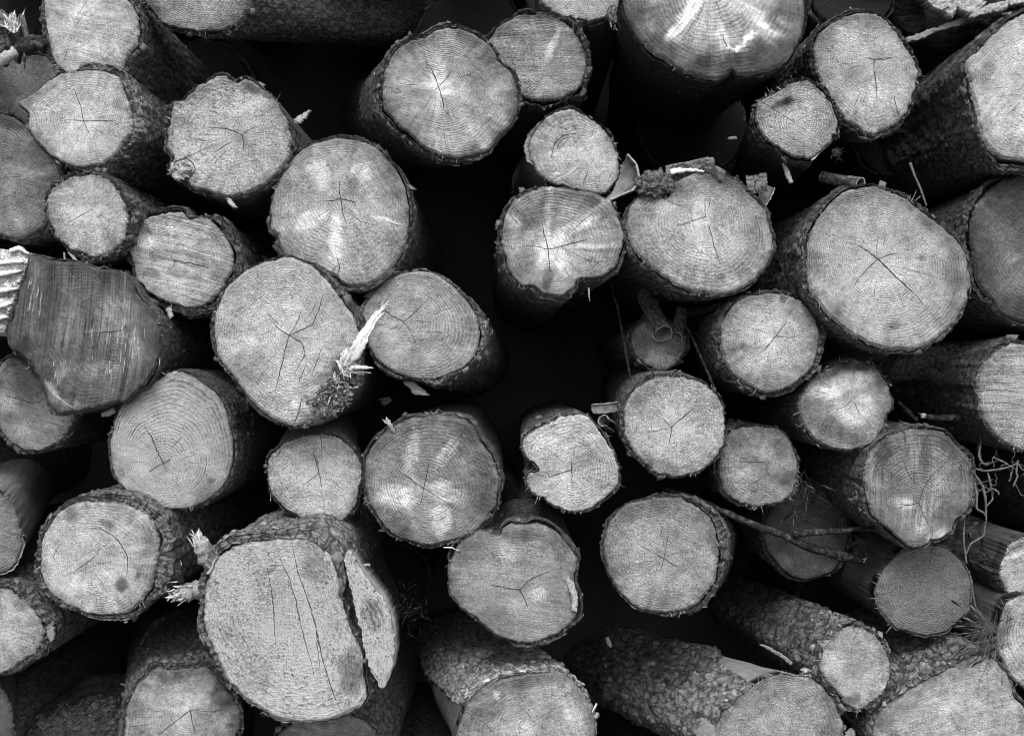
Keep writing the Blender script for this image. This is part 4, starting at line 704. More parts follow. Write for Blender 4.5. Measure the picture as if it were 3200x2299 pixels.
# ------------------------------------------------------------------ loose parts of particular logs
def wood_ribbon(log, name, tile, left, right, dY, depth, mat, cols=16, rows=70, rough=.0016, ringw=.4, tone=None, bow=0., groove=0., label_seed=''):
    """a solid strip of wood between two measured edges"""
    Lp, Rp = resample(T(tile, left), rows), resample(T(tile, right), rows)
    jl = np.random.default_rng(len(left) * 7 + rows)
    jw = min(1.8, .06 * np.linalg.norm(Lp - Rp, axis=1).max()); Lp[1:-1] += jl.normal(size=(rows - 2, 2)) * jw; Rp[1:-1] += jl.normal(size=(rows - 2, 2)) * jw
    u = np.linspace(0, 1, cols); g = Lp[:, None] * (1 - u[None, :, None]) + Rp[:, None] * u[None, :, None]
    Y = log['Y'] + dY + bow * np.sin(math.pi * np.linspace(0, 1, rows))[:, None] + .003 * (2 * np.abs(u - .5)[None]) ** 4
    Yf = np.broadcast_to(Y, (rows, cols)).reshape(-1)
    F = at(g.reshape(-1, 2), Yf).reshape(rows, cols, 3)
    wid = np.linalg.norm(F[:, 0] - F[:, -1], axis=1).max(); gz = np.broadcast_to(np.arange(rows)[:, None] * .12, (rows, cols))
    F[..., 1] -= rough * 1.2 * fbm(F * 70, 5) + rough * .6 * fbm(F * 230, 8, 2) + (groove * min(.005, wid * .22) * fbm(np.stack([np.broadcast_to(u * 5., (rows, cols)), gz, gz * 0 + len(label_seed)], -1), 12, 3))
    B = F.copy(); B[..., 1] += depth
    loop = np.concatenate([F, B[:, ::-1]], 1)                       # closed cross-section
    cap0 = np.repeat(loop[:1].mean(1, keepdims=True), loop.shape[1], 1); cap1 = np.repeat(loop[-1:].mean(1, keepdims=True), loop.shape[1], 1)
    G = np.concatenate([cap0, loop, cap1])
    fp = np.stack([(G[..., 0] - log['C'][0]) * 100, (G[..., 2] - log['C'][2]) * 100, np.zeros(G.shape[:2])], -1)
    uu = np.concatenate([u, u[::-1]])[None] * np.ones((len(G), 1)); fp[..., 2] = uu * np.linalg.norm(F[rows // 2, 0] - F[rows // 2, -1]) * 100 / ringw
    to = np.ones(G.shape[:2]) if tone is None else (lambda q: np.concatenate([q[:1], q, q[-1:]]))(np.concatenate([tone, tone[:, ::-1]], 1))
    mb = MB(); mb.grid(G, 0, True, fp=fp, tone=to)
    return mb.build(name, [mat], log['top'], log['base'])
def stub(log, name, tile, path, radii, dY, spk=14, tip=.02, mat=None, fat=1.):
    px = T(tile, [p[:2] for p in path]); P = np.concatenate([at(p, log['Y'] + dY + y[2]) for p, y in zip(px, path)])
    P = resample(P, 14); r = np.interp(np.linspace(0, 1, 14), np.linspace(0, 1, len(radii)), np.array(radii) * TILES[tile][0] * SC)
    mb = MB(); tube(mb, P, r, 12, .3, 5, 0)
    d = unit(P[-1] - P[-4]); b = P[-1] + R_.normal(size=(spk, 3)) * r[-1] * .52 - d * .008
    spikes(mb, b, d + R_.normal(size=(spk, 3)) * .08, R_.uniform(.15, 1., spk) ** 1.4 * tip, R_.uniform(.0009, .0022, spk) * fat, 1)
    return mb.build(name, [mat or M_TWIG, M_FRESH], log['top'], log['base'])
g_ = LOGS['giant']
rw, cw_ = np.meshgrid(np.linspace(0, 1, 70), np.linspace(0, 1, 22), indexing='ij')
tn = 1 - .75 * np.exp(-(((rw - .47) / .13) ** 2 + ((cw_ - .5) / .38) ** 2) ** 2) * (.45 + .55 * (np.sin(cw_ * 38 + 3 * np.sin(rw * 9)) > -.1)) + .15 * fbm(np.stack([rw * 20, cw_ * 6, rw * 0], -1), 4)
wood_ribbon(g_, 'split_slab', 8, '52,505 75,620 104,740 128,860 160,960 174,1060 212,1190 288,1325', '66,458 112,492 160,590 235,690 315,790 347,900 366,1060 356,1210 312,1318', -.012, .07, g_['wood'], 22, 70, .002, .42, tn)
wood_ribbon(g_, 'slab_bark', 8, '100,470 150,550 200,640 280,735 335,840 355,950 368,1080 362,1190', '122,470 178,555 240,640 320,740 366,845 384,950 388,1080 370,1200', .004, .06, BARK_LOOSE, 8, 60, .004)
stub(g_, 'branch_stub', 7, [(1330, 520, .05), (1290, 430, .03), (1262, 375, .02)], [60, 52, 44], .02, 70, .022, M_FIBRE, 1.3)
stub(g_, 'branch_stub', 7, [(1270, 690, .10), (1190, 715, .08), (1140, 730, .07)], [60, 52, 46], .02, 70, .024, M_FIBRE, 1.3)
stub(g_, 'bark_shred', 7, [(1160, 660, .06), (1140, 590, .05), (1150, 530, .05)], [16, 26, 14], .02, 10, .012)
def curl(name, tile, p0, p1, Y0, Y1, r_px, turns, start=0., log=None, thick=.0016, open_=.35, flat=1., label=None, cat='bark curl', mats=None):
    """a sheet of bark rolled about the line p0-p1"""
    A, B = at(T(tile, [p0]), Y0)[0], at(T(tile, [p1]), Y1)[0]; r = r_px * TILES[tile][0] * SC
    m, k = 26, 34; P = A + (B - A) * np.linspace(0, 1, m)[:, None]
    ax = unit(B - A); a = unit(np.cross(ax, [.1, .3, 1.])); b = np.cross(ax, a)
    ph = start + np.linspace(0, turns * 2 * math.pi, k); rr = r * (1 + open_ * np.linspace(0, 1, k))
    z = np.linspace(0, 1, m)[:, None]
    wob = 1 + .22 * fbm(np.stack(np.broadcast_arrays(z * 4, ph[None] * .8, 3. + 0 * z), -1), 17)
    def sheet(off): return P[:, None] + ((rr + off) * wob)[..., None] * (np.cos(ph)[None, :, None] * a + flat * np.sin(ph)[None, :, None] * b)
    edge_ = (.12 * r * fbm(np.stack(np.broadcast_arrays(ph[None] * 3 + 0 * z, z * 0), -1), 5))[..., None] * ax
    O, I = sheet(0.) + edge_, sheet(-thick) + edge_
    O = O + .0012 * fbm(O * 200, 4)[..., None] * unit(O - P[:, None])
    G = np.concatenate([O, I[:, ::-1]], 1); G = np.concatenate([G, G[:, :1]], 1)
    mb = MB()
    bk = np.stack(np.broadcast_arrays(ph[None] * r, z * np.linalg.norm(B - A), .1), -1)
    mb.grid(O, 0, False, bk=bk, peel=0.); mb.grid(I, 1, False)
    rim = np.stack([O[:, 0], I[:, 0]], 1); rim2 = np.stack([O[:, -1], I[:, -1]], 1); e0 = np.stack([O[0], I[0]], 1); e1 = np.stack([O[-1], I[-1]], 1)
    for q in (rim, rim2, e0, e1): mb.grid(q, 2, False)
    mats = mats or [BARK_LOOSE, M_CURLIN, M_FIBRE]
    if log is not None: return mb.build(name, mats, log['top'], log['base'])
    c = (A + B) / 2; o = mb.build(name, mats, None, c); tag(o, label, cat, 'loose bark curls'); return o
# bark flap cupped off the whorled log, knob and loose bark on the knobby log
wood_ribbon(LOGS['grey_neck'], 'bark_flap', 2, '1845,990 1815,1060 1800,1130 1770,1200 1712,1278', '1855,985 1915,1050 1930,1130 1895,1205 1718,1284', -.02, .004, M_CURLIN, 14, 40, .0008, bow=.02)
wood_ribbon(LOGS['grey_neck'], 'bark_edge', 2, '1846,985 1905,1045 1922,1130 1888,1200 1710,1276', '1862,978 1920,1045 1940,1135 1902,1215 1720,1288', -.026, .012, M_FIBRE, 5, 40, .0012)
k_ = LOGS['knobby']
mb = MB(); c = at(T('F', [(1447, 408)]), -.05)[0]
u, w = np.meshgrid(np.linspace(0, math.pi, 40), np.linspace(0, 2 * math.pi, 60, endpoint=False), indexing='ij')
sp = np.stack([np.sin(u) * np.cos(w), np.sin(u) * np.sin(w) * .75, np.cos(u)], -1)
G = c + sp * np.array([.034, .034, .027]) * (1 + .35 * fbm(sp * 3.2, 3) + .38 * np.abs(fbm(sp * 7, 4)) - .12)[..., None]
mb.grid(G, 0, True, bk=np.stack([w * .03, u * .03, u * 0], -1), peel=0.)
0 and spikes(mb, c + sp[8:26:3, ::4].reshape(-1, 3) * .03, sp[8:26:3, ::4].reshape(-1, 3) + [0, -.4, .4], R_.uniform(.003, .011, 90), R_.uniform(.0006, .0016, 90), 1)
mb.build('knob', [M_CRUMB, M_FIBRE], k_['top'], k_['base'])
curl('bark_flap', 'F', (1478, 372), (1575, 352), -.03, -.03, 22, .55, .3, k_, .003, .5)
curl('bark_flap', 'F', (1560, 356), (1612, 385), -.03, -.05, 20, .5, .2, k_, .003, .5)
wood_ribbon(k_, 'torn_strip', 'F', '1484,374 1500,371 1530,373 1560,378', '1486,388 1502,383 1530,380 1558,382', -.004, .01, M_FRESH, 6, 20, .0008)
# white splinters on the crumbled log
s_ = LOGS['centre_left']
def shard(log, tile, left, right, dY, depth, bow=0.):
    return wood_ribbon(log, 'splinter', tile, left, right, dY, depth, M_FRESH, 14, 34, .0006, bow=bow, groove=1.)
shard(s_, 5, '40,810 75,720 110,650 170,560 230,480 290,415', '90,800 150,750 180,690 215,600 262,510 312,432', -.02, .012, -.02)
shard(s_, 5, '225,540 262,495 300,462', '238,545 275,505 312,462', -.03, .006)
shard(s_, 5, '60,795 120,795 190,800 238,812', '55,822 120,825 190,822 238,816', -.015, .008, -.01)
shard(s_, 5, '55,825 110,832 180,850', '50,845 110,850 178,858', -.012, .007)
shard(s_, 5, '-10,760 10,800 40,850 70,875', '30,770 55,810 70,845 90,870', -.01, .008)
shard(s_, 5, '30,720 60,690 115,690', '20,790 50,765 110,730', .0, .01)
mb = MB(); n_ = 14; b = at(T(5, np.stack([R_.uniform(288, 310, n_), R_.uniform(418, 440, n_)], 1)), s_['Y'] - .02)
spikes(mb, b, np.array([.55, -.1, .8]) + R_.normal(size=(n_, 3)) * .22, R_.uniform(.006, .016, n_), R_.uniform(.0005, .0012, n_), 0)
n_ = 30; b = at(T(5, np.stack([R_.uniform(30, 110, n_), R_.uniform(760, 840, n_)], 1)), s_['Y'] - .014)
spikes(mb, b, np.array([.5, -.3, .2]) + R_.normal(size=(n_, 3)) * .6, R_.uniform(.012, .034, n_), R_.uniform(.0008, .0026, n_), 0)
mb.build('splinter_fibre', [M_FRESH], s_['top'], s_['base'])['kind'] = 'stuff'
mb = MB(); n_ = 150
px = T('F', np.stack([R_.normal(752, 26, n_), R_.normal(848, 34, n_)], 1)); ok = inpoly(px, T('F', '775,775 800,800 790,860 760,905 700,935 660,940 680,880 720,850 740,810'))
b = at(px[ok], s_['Y'] - .004 + R_.uniform(0, .012, ok.sum()))
spikes(mb, b, R_.normal(size=(len(b), 3)) + [.2, -.8, -.1], R_.uniform(.004, .016, len(b)), R_.uniform(.0008, .0035, len(b)), 0)
px = T('F', np.stack([R_.normal(748, 28, 300), R_.normal(868, 36, 300)], 1)); ok = inpoly(px, T('F', '775,775 805,800 800,860 765,910 700,938 655,945 680,880 720,850 740,810')); b = at(px[ok], s_['Y'] + .0); m = len(b)
nv = unit(R_.normal(size=(m, 3)) * .7 + [0, -1, .2]); t1 = unit(np.cross(nv, R_.normal(size=(m, 3)))); t2 = np.cross(nv, t1); sz = R_.uniform(.002, .006, (m, 1))
V = np.stack([b + (t1 * x + t2 * y * .7) * sz * R_.uniform(.5, 1.2, (m, 1)) - nv * z for x, y in ((-1, -1), (1, -1), (1, 1), (-1, 1)) for z in (0.,)] + [b + nv * sz * .6], 1)
q = np.array([[0, 1, 4], [1, 2, 4], [2, 3, 4], [3, 0, 4]])
mb.add(V.reshape(-1, 3), (np.arange(m)[:, None, None] * 5 + q[None]).reshape(-1, 3), 1)
mb.build('crumbled_rim', [M_FIBRE, M_CRUMB], s_['top'], s_['base'], smooth=False)
# knot tooth, pale broken bark on the top trunk, shreds
kt = LOGS['knot_tooth']
wood_ribbon(kt, 'knot', 1, '1072,1075 1110,1045 1160,1030 1210,1045', '1105,1140 1150,1150 1180,1140 1215,1095', -.004, .02, M_FIBRE, 16, 34, .002, groove=2.2)
stub(kt, 'bark_shred', 1, [(1450, 1260, .02), (1475, 1300, .01), (1500, 1320, .01)], [18, 16, 10], 0, 14, .014, M_FIBRE)
ts = LOGS['top_second']
wood_ribbon(ts, 'torn_strip', 2, '560,60 600,95 660,125 720,150 765,170', '600,20 650,35 700,55 750,90 785,140', .66, .05, M_FIBRE, 12, 40, .004)
for (tl, a, b_, w) in [(4, (400, 80), (418, 180), 9), (4, (425, 85), (505, 160), 14), (5, (1605, 305), (1615, 385), 8), (1, (980, 1040), (975, 1140), 8), (4, (815, 255), (835, 300), 10)]: pass
wr = LOGS['heart_shaped']
wood_ribbon(wr, 'splinter', 8, '1455,640 1480,700 1500,760 1500,830', '1480,615 1520,670 1540,740 1535,840', -.004, .006, M_FIBRE, 6, 24, .002)
wood_ribbon(LOGS['patchy'], 'splinter', 8, '680,428 730,425 790,452', '690,434 735,434 795,456', -.02, .003, M_FRESH, 4, 12, .0004)
stub(LOGS['patchy'], 'bark_shred', 5, [(370, 1225, .01), (340, 1170, .0), (318, 1135, .0)], [12, 14, 10], -.005, 8, .012, M_FIBRE)
stub(LOGS['top_middle'], 'bark_crumb', 2, [(1760, 50, .0), (1770, 110, -.01), (1780, 160, -.01)], [36, 52, 34], -.01, 16, .014, BARK_LOOSE)
wood_ribbon(LOGS['lying_rough'], 'bark_flap', 9, '560,1050 620,1085 690,1130 755,1180', '600,1055 660,1085 720,1120 768,1160', -.02, .012, BARK_LOOSE, 8, 20, .003)

# ------------------------------------------------------------------ the split pale log at the left edge
NLOG[0] += 1
C0 = at(T(4, [(40, 320)]), -.03)[0]; sp_top = thing('split_log', 'bright torn log end with wavy layered splits at the left edge', 'log', C0 + [0, .3, -.14])
ent = dict(top=sp_top, base=C0 + [0, .3, -.14], C=C0, Y=-.03)
wm_ = wood_mat(.62, 41, .55, (20, .9), .3, .4, .1, .5)
wood_ribbon(ent, 'torn_face', 4, '-200,30 -210,180 -220,320 -215,470 -200,600', '185,78 190,135 140,240 100,360 20,588', 0, .5, wm_, 60, 80, .006, .5, groove=2.)
rng_ = np.random.default_rng(5)
for i, (x0, y0, x1, y1) in enumerate([(-60, 215, 130, 190), (-60, 320, 110, 300), (-60, 420, 70, 395), (-60, 500, 45, 480), (-60, 140, 150, 130), (60, 55, 180, 80)]):
    wood_ribbon(ent, 'splinter', 4, f'{x0},{y0} {(x0 + x1) / 2},{y0 - 22} {x1},{y1}', f'{x0},{y0 + 26} {(x0 + x1) / 2},{y0 + 12} {x1},{y1 + 14}', -.012, .01, M_FRESH, 6, 20, .002)

# ------------------------------------------------------------------ the broken lying log along the top right edge
NLOG[0] += 1
P = np.concatenate([at(T(3, [(1150, 20)]), .55), at(T(3, [(1500, 40)]), .35), at(T(3, [(1850, 60)]), .2), at(T(3, [(2250, 30)]), .12), at(T(3, [(2700, -20)]), .1)])
P = resample(P, 60); base = P[30] - [0, 0, .1]
t_ = thing('broken_log', 'dark broken log lying crosswise along the top right with pale torn wood on top', 'log', base)
mb = MB(); tube(mb, P, np.interp(np.linspace(0, 1, 60), [0, .5, 1], [.085, .075, .07]), 60, .35, 9, 0, peel=0.); mb.build('bark', [bark_mat(.05, 51, .25, .6)], t_, base)
ent2 = dict(top=t_, base=base, C=P[30], Y=.05)
for l, r in [('1620,10 1680,60 1740,80 1790,115', '1660,-10 1750,0 1830,20 1800,90'), ('1760,20 1820,60 1880,90 1920,100', '1800,-30 1880,-20 1960,-20 2000,20'), ('1900,120 1960,100 2040,80 2130,60', '1900,90 1960,50 2060,20 2140,0'), ('2150,40 2200,30 2260,20', '2150,0 2200,-10 2260,-20')]:
    wood_ribbon(ent2, 'torn_strip', 3, l, r, .0, .03, M_FIBRE, 12, 26, .006)
wood_ribbon(ent2, 'bark_flap', 3, '1490,240 1600,200 1720,160 1850,110 1990,95', '1500,275 1610,240 1730,185 1870,150 2130,80', .03, .02, BARK_LOOSE, 10, 40, .005)

# ------------------------------------------------------------------ twigs, roots, litter
def branch(name, label, cat, tile, path, radii, mat=None, spk=0, group=None, extra=()):
    mb = MB(); A = None
    for path_, radii_ in [(path, radii)] + list(extra):
        px = T(tile, [p[:2] for p in path_]); P = np.concatenate([at(p, y[2]) for p, y in zip(px, path_)])
        n = max(10, len(path_) * 7); 
        Pf = resample(np.array([[np.interp(t, range(len(P)), P[:, k]) for k in range(3)] for t in np.linspace(0, len(P) - 1, 60)]), n)
        Pf[1:-1] = .25 * Pf[:-2] + .5 * Pf[1:-1] + .25 * Pf[2:]
        r = np.interp(np.linspace(0, 1, n), np.linspace(0, 1, len(radii_)), np.array(radii_) * TILES[tile][0] * SC)
        tube(mb, Pf, r, 12, .34, int(path_[0][0]) % 50, 0, peel=0.)
        if A is None:
            A = Pf
            if spk: spikes(mb, Pf[-1] + R_.normal(size=(spk, 3)) * r[-1] * .4, unit(Pf[-1] - Pf[-3]) + R_.normal(size=(spk, 3)) * .35, R_.uniform(.003, .010, spk), R_.uniform(.0006, .0018, spk), 1)
    c = A.mean(0); o = mb.build(name, [mat or M_TWIG, M_FRESH], None, c)
    return tag(o, label, cat, group)
branch('branch', 'long bent branch crossing in front of the dim shadowed log', 'branch', 9, [(-60, 60, .14), (100, 95, .12), (300, 190, .08), (500, 280, .07), (700, 350, .06), (850, 420, .07), (1000, 465, .09), (1210, 515, .12)], [14, 18, 22, 24, 22, 26, 30, 26], spk=6, group='branches in the gaps')
branch('branch', 'straight dark stick running right from the long bent branch under the stained log', 'branch', 9, [(770, 345, .05), (900, 335, .05), (1100, 322, .06), (1370, 300, .08)], [22, 20, 16, 12], group='branches in the gaps')
branch('branch', 'broken branch with a white tip above the stained log', 'branch', 6, [(2080, 1400, .22), (2050, 1300, .2), (1990, 1220, .17), (1900, 1150, .13), (1800, 1130, .1), (1700, 1135, .07), (1605, 1120, .04)], [10, 13, 17, 22, 23, 20, 15], spk=16, mat=M_TWIG, group='branches in the gaps')
branch('branch', 'short stick leaning behind the white-tipped branch', 'branch', 6, [(1440, 1030, .12), (1500, 1090, .1), (1560, 1150, .08)], [14, 16, 14], group='branches in the gaps')
branch('branch', 'dark bent branch left of the pale-hearted round', 'branch', 6, [(60, 465, .2), (200, 455, .15), (300, 410, .1), (420, 385, .04)], [22, 20, 16, 10], group='branches in the gaps')
branch('twig', 'straight thin twig slanting down left of the pale-hearted round', 'twig', 6, [(60, 500, .10), (130, 620, .08), (200, 780, .05), (290, 985, .02)], [8, 9, 9, 7], group='thin twigs')
branch('twig', 'faint upright twig in the dark gap left of the curled bark', 'twig', 5, [(1735, 240, .18), (1790, 420, .16), (1830, 640, .14), (1875, 890, .12)], [6, 9, 10, 8], group='thin twigs')
branch('twig', 'thin knob-ended twig standing above the largest ringed log', 'twig', 3, [(1620, 1310, .02), (1580, 1200, .02), (1545, 1120, .02), (1515, 1035, .02)], [6, 7, 7, 10], M_ROOT, group='thin twigs', extra=[([(1580, 1250, .02), (1545, 1280, .02)], [5, 3])])
branch('branch', 'half-peeled branch jutting in at the left edge near the top', 'branch', 1, [(-60, 420, .0), (40, 365, .0), (110, 325, .0)], [34, 36, 34], M_FIBRE, group='branches in the gaps')
branch('twig', 'dark rough twig poking from the peeled branch at the top left', 'twig', 1, [(100, 320, .005), (180, 300, .01), (310, 270, .02)], [40, 44, 26], group='thin twigs', extra=[([(155, 340, .0), (158, 440, .0)], [10, 4]), ([(130, 280, .02), (200, 250, .03), (300, 240, .04)], [30, 26, 18])])
mb = MB(); c = at(T(1, [(80, 220)]), .08)[0]
tube(mb, resample(at(T(1, [(-80, 250), (20, 240), (90, 230)]), .1), 16), .04, 24, .5, 4, 0, peel=0.)
n_ = 40; spikes(mb, at(T(1, np.stack([R_.uniform(40, 130, n_), R_.uniform(130, 200, n_)], 1)), .06), R_.normal(size=(n_, 3)) * .5 + [-.2, -.3, .8], R_.uniform(.01, .03, n_), R_.uniform(.001, .004, n_), 1)
o = mb.build('broken_stump', [BARK_LOOSE, M_FRESH], None, c); tag(o, 'broken bark stump with a white splintered crown at the top left corner', 'stump')
curl('bark_curl', 1, (150, 90), (185, 240), .04, .05, 26, .4, 1.5, label='upright sliver of curved bark beside the white splinters, top left', cat='bark curl')
# loose bark curls
curl('bark_curl', 3, (480, 1190), (610, 1165), .01, .0, 60, .5, 4.2, label='folded pale-edged bark scrap on the shoulder of the knobby log', open_=.4)
curl('bark_curl', 3, (560, 1310), (630, 1180), .0, .0, 34, .55, 2.2, label='narrow bark scrap standing on the rim of the knobby log', open_=.3)
curl('bark_curl', 3, (960, 1130), (1200, 1168), .1, .0, 34, 1.15, 0., label='rolled bark tube lying above the largest ringed log', open_=.15)
curl('bark_curl', 5, (1700, 1150), (1760, 1190), .0, .04, 36, .8, 1., label='tiny hooked bark curl beside the lone notched log', open_=.1)
curl('bark_curl', 5, (1970, 350), (2080, 600), .22, .10, 62, .95, .5, label='funnel of rolled bark hanging above the knobbly log end in the gap', open_=.05)
curl('bark_curl', 5, (2200, 460), (2165, 620), .18, .12, 42, .8, 1.5, label='dark bark loop beside the funnel of rolled bark in the gap', open_=.1)
curl('bark_curl', 5, (1640, 1075), (1800, 1060), .04, .06, 34, .35, 2.2, label='flat pale-tipped bark flake poking out left of the bright round log', open_=.1)
curl('bark_curl', 5, (1200, 1250), (1260, 1225), -.02, .02, 22, .8, 2., label='small dark bark curl on the upper left rim of the notched log', open_=.1)
# roots
rp = [([(1950, 1380, .03), (1965, 1300, .06), (1960, 1230, .1)], [7, 8, 9]), ([(2080, 1400, .12), (1990, 1430, .06), (1960, 1400, .05), (1950, 1300, .1)], [8, 12, 14, 14]),
      ([(1915, 1450, .0), (1990, 1470, .0), (2100, 1455, .0), (2180, 1430, .0), (2210, 1405, .0)], [6, 8, 9, 7, 4]), ([(2040, 1380, .02), (2110, 1410, .02), (2170, 1450, .01)], [7, 8, 6]),
      ([(2200, 1400, .0), (2190, 1480, .0), (2200, 1500, .0), (2170, 1570, .0)], [7, 8, 8, 5]), ([(2170, 1440, .01), (2160, 1490, .01), (2145, 1535, .0)], [6, 7, 5]),
      ([(1935, 1500, -.03), (1975, 1560, -.03), (1995, 1640, -.03), (1998, 1720, -.02), (2000, 1800, -.02)], [8, 11, 11, 9, 5]), ([(1925, 1540, -.03), (1940, 1620, -.03), (1938, 1710, -.03), (1985, 1735, -.02), (2000, 1760, -.02)], [8, 10, 10, 9, 7]),
      ([(1995, 1700, -.02), (2040, 1650, .0), (2035, 1590, .02), (1990, 1570, .02), (1950, 1600, .02)], [6, 7, 7, 6, 4]), ([(2010, 1480, .0), (2030, 1570, .0), (2045, 1620, .01)], [9, 9, 6]),
      ([(1990, 1610, .01), (2040, 1580, .0), (2075, 1600, -.01), (2080, 1620, -.01)], [6, 8, 9, 7]), ([(2200, 1420, .0), (2230, 1460, .0), (2260, 1470, .0)], [6, 5, 4]), ([(1860, 1780, .0), (1855, 1900, .0), (1875, 2060, .0)], [7, 8, 7]),
      ([(1870, 2000, .01), (1900, 1930, .01), (1985, 1880, .02), (1995, 1790, .02)], [6, 8, 8, 6]), ([(1890, 2100, .0), (1930, 2330, .01), (1990, 2420, .01), (2020, 2480, .02)], [5, 6, 6, 4])]
rg_ = np.random.default_rng(11)
for _ in range(12):
    x, y = rg_.uniform(1960, 2240), rg_.uniform(1370, 1560); a = rg_.uniform(0, 6.3); p_ = [(x, y, rg_.uniform(-.01, .06))]
    for k in range(6):
        a += rg_.normal() * .7; x += 24 * math.cos(a); y += 24 * math.sin(a) + 5; p_.append((x, y, p_[-1][2] + rg_.normal() * .006))
    rp.append((p_, [3.5, 3.2, 3, 2]))
rp = [(p_, [x * .72 for x in r_]) for p_, r_ in rp]
branch('root_tangle', 'tangle of thin pale curling roots hanging at the right edge', 'roots', 6, rp[0][0], rp[0][1], M_ROOT, extra=rp[1:])
# chips and small scraps resting on logs
def chip(label, tile, left, right, Y, mat=M_FIBRE, depth=.004, name='wood_chip'):
    ent_ = dict(top=None, base=at(T(tile, left).mean(0)[None], Y)[0], C=np.zeros(3), Y=Y)
    return tag(wood_ribbon(ent_, name, tile, left, right, 0, depth, mat, 7, 18, .0003, groove=.7), label, 'wood chip' if name == 'wood_chip' else name.replace('_', ' '), 'loose wood chips')
chip('upright pale wood chip standing under the dark-notched log', 3, '700,1040 715,1100 745,1170', '712,1035 750,1090 772,1160', -.02, M_FIBRE)
chip('short pale stick end poking from bark left of the dark-notched log', 3, '350,885 380,890 415,885', '365,870 390,868 412,868', .02, M_FIBRE)
chip('white chip of torn wood hanging in the dark gap by the four-knot log', 1, '1865,760 1900,740 1960,700', '1920,790 1940,760 1985,705', .1)
chip('dangling straw-like splinter under the small frayed log', 4, '402,80 405,120 414,180', '412,80 414,120 422,180', -.03)
chip('slanting broken splinter under the small frayed log', 4, '430,82 460,120 490,165', '440,78 475,105 510,150', -.03)
chip('thin pale sliver hanging under the star-cracked log', 5, '1603,305 1604,345 1612,388', '1616,305 1614,345 1618,388', -.02, M_FIBRE)
chip('pale scrap lying on the lying rough log', 8, '1715,1005 1725,1045 1745,1070', '1735,1000 1748,1025 1755,1060', -.03, M_CRUMB)
chip('white sliver sticking out beside the split slab of the giant log', 8, '140,530 180,535 215,530', '150,560 180,550 218,548', -.15)
chip('bark scrap hanging under the smooth round log in the middle', 5, '420,900 470,950 500,985', '500,900 540,940 600,985', .06, BARK_LOOSE, .006, 'bark_scrap')
chip('dim pale scrap deep in the gap above the patchy log', 5, '265,1010 290,1040 300,1060', '330,1000 350,1010 360,1020', .3, M_FIBRE)
chip('shredded bark tag under the arc of the saw-lined oval log', 4, '1050,440 1065,475 1078,505', '1085,420 1095,450 1105,480', .0, M_FIBRE, .004, 'bark_scrap')
chip('crumpled bark scrap beside the egg-shaped ringed log', 4, '640,1100 670,1090 720,1060', '650,1130 690,1120 735,1100', .0, BARK_LOOSE, .006, 'bark_scrap')
chip('knotted bark scrap beside the log cut off at the lower left edge', 7, '290,940 300,990 320,1035', '335,925 350,980 345,1010', -.04, BARK_LOOSE, .015, 'bark_scrap')
for lab, l, r, Y in [('dead leaf standing at the bottom edge before the lying rough log', '150,1640 165,1570 185,1510', '290,1640 280,1580 215,1520', -.12), ('small rounded leaf tip at the bottom edge by the corner log', '1100,1640 1105,1600 1130,1578', '1165,1640 1166,1600 1150,1580', -.1)]:
    ent_ = dict(top=None, base=at(T(9, l).mean(0)[None], Y)[0], C=np.zeros(3), Y=Y)
    tag(wood_ribbon(ent_, 'leaf', 9, l, r, 0, .0015, M_LEAF, 8, 16, .002), lab, 'leaf', 'fallen leaves')
def needles(name, label, tile, pts, Y, n, spread, dirs, ln=(.02, .05), mat=M_STRAW, kind=None, wd=(.0003, .0006)):
    rg = np.random.default_rng(n); p = T(tile, pts); k = rg.integers(0, len(p), n)
    b = at(p[k] + rg.normal(size=(n, 2)) * spread, Y + rg.uniform(-.02, .02, n))
    mb = MB(); spikes(mb, b, rg.normal(size=(n, 3)) * .6 + dirs, rg.uniform(*ln, n), rg.uniform(*wd, n), 0)
    o = mb.build(name, [mat], None, b.mean(0))
    if kind: o['kind'] = kind
    else: tag(o, label, 'needles', 'tufts of needles')
    return o
needles('needle_tuft', 'tuft of dry needles beside the split slab of the giant log', 8, '420,760 460,800 500,850 440,870', -.02, 90, 24, [.1, -.3, .2], (.012, .03), M_TWIG)
needles('needle_tuft', 'spray of dry needles hanging down beside the boldly striped log', 9, '2040,960 2080,1000 2000,980 2100,1040', -.04, 130, 22, [-.8, -.3, -.45], (.03, .075))
needles('needle_tuft', 'frayed needle tassel at the tip of the barkless strip under the dark-notched log', 3, '1040,960 1050,985', -.05, 30, 6, [.9, -.2, -.1], (.008, .02), M_CRUMB)
needles('needle_tuft', 'wisp of straw hanging before the dim shadowed log', 9, '820,-30 830,20 800,100 790,160 850,60', .1, 34, 12, [.0, -.1, -1.], (.03, .06))
needles('needle_tuft', 'bristly tuft of splinters beside the dim shadowed log', 9, '1160,380 1170,420 1190,460', .16, 24, 10, [.8, -.3, .1], (.02, .04))
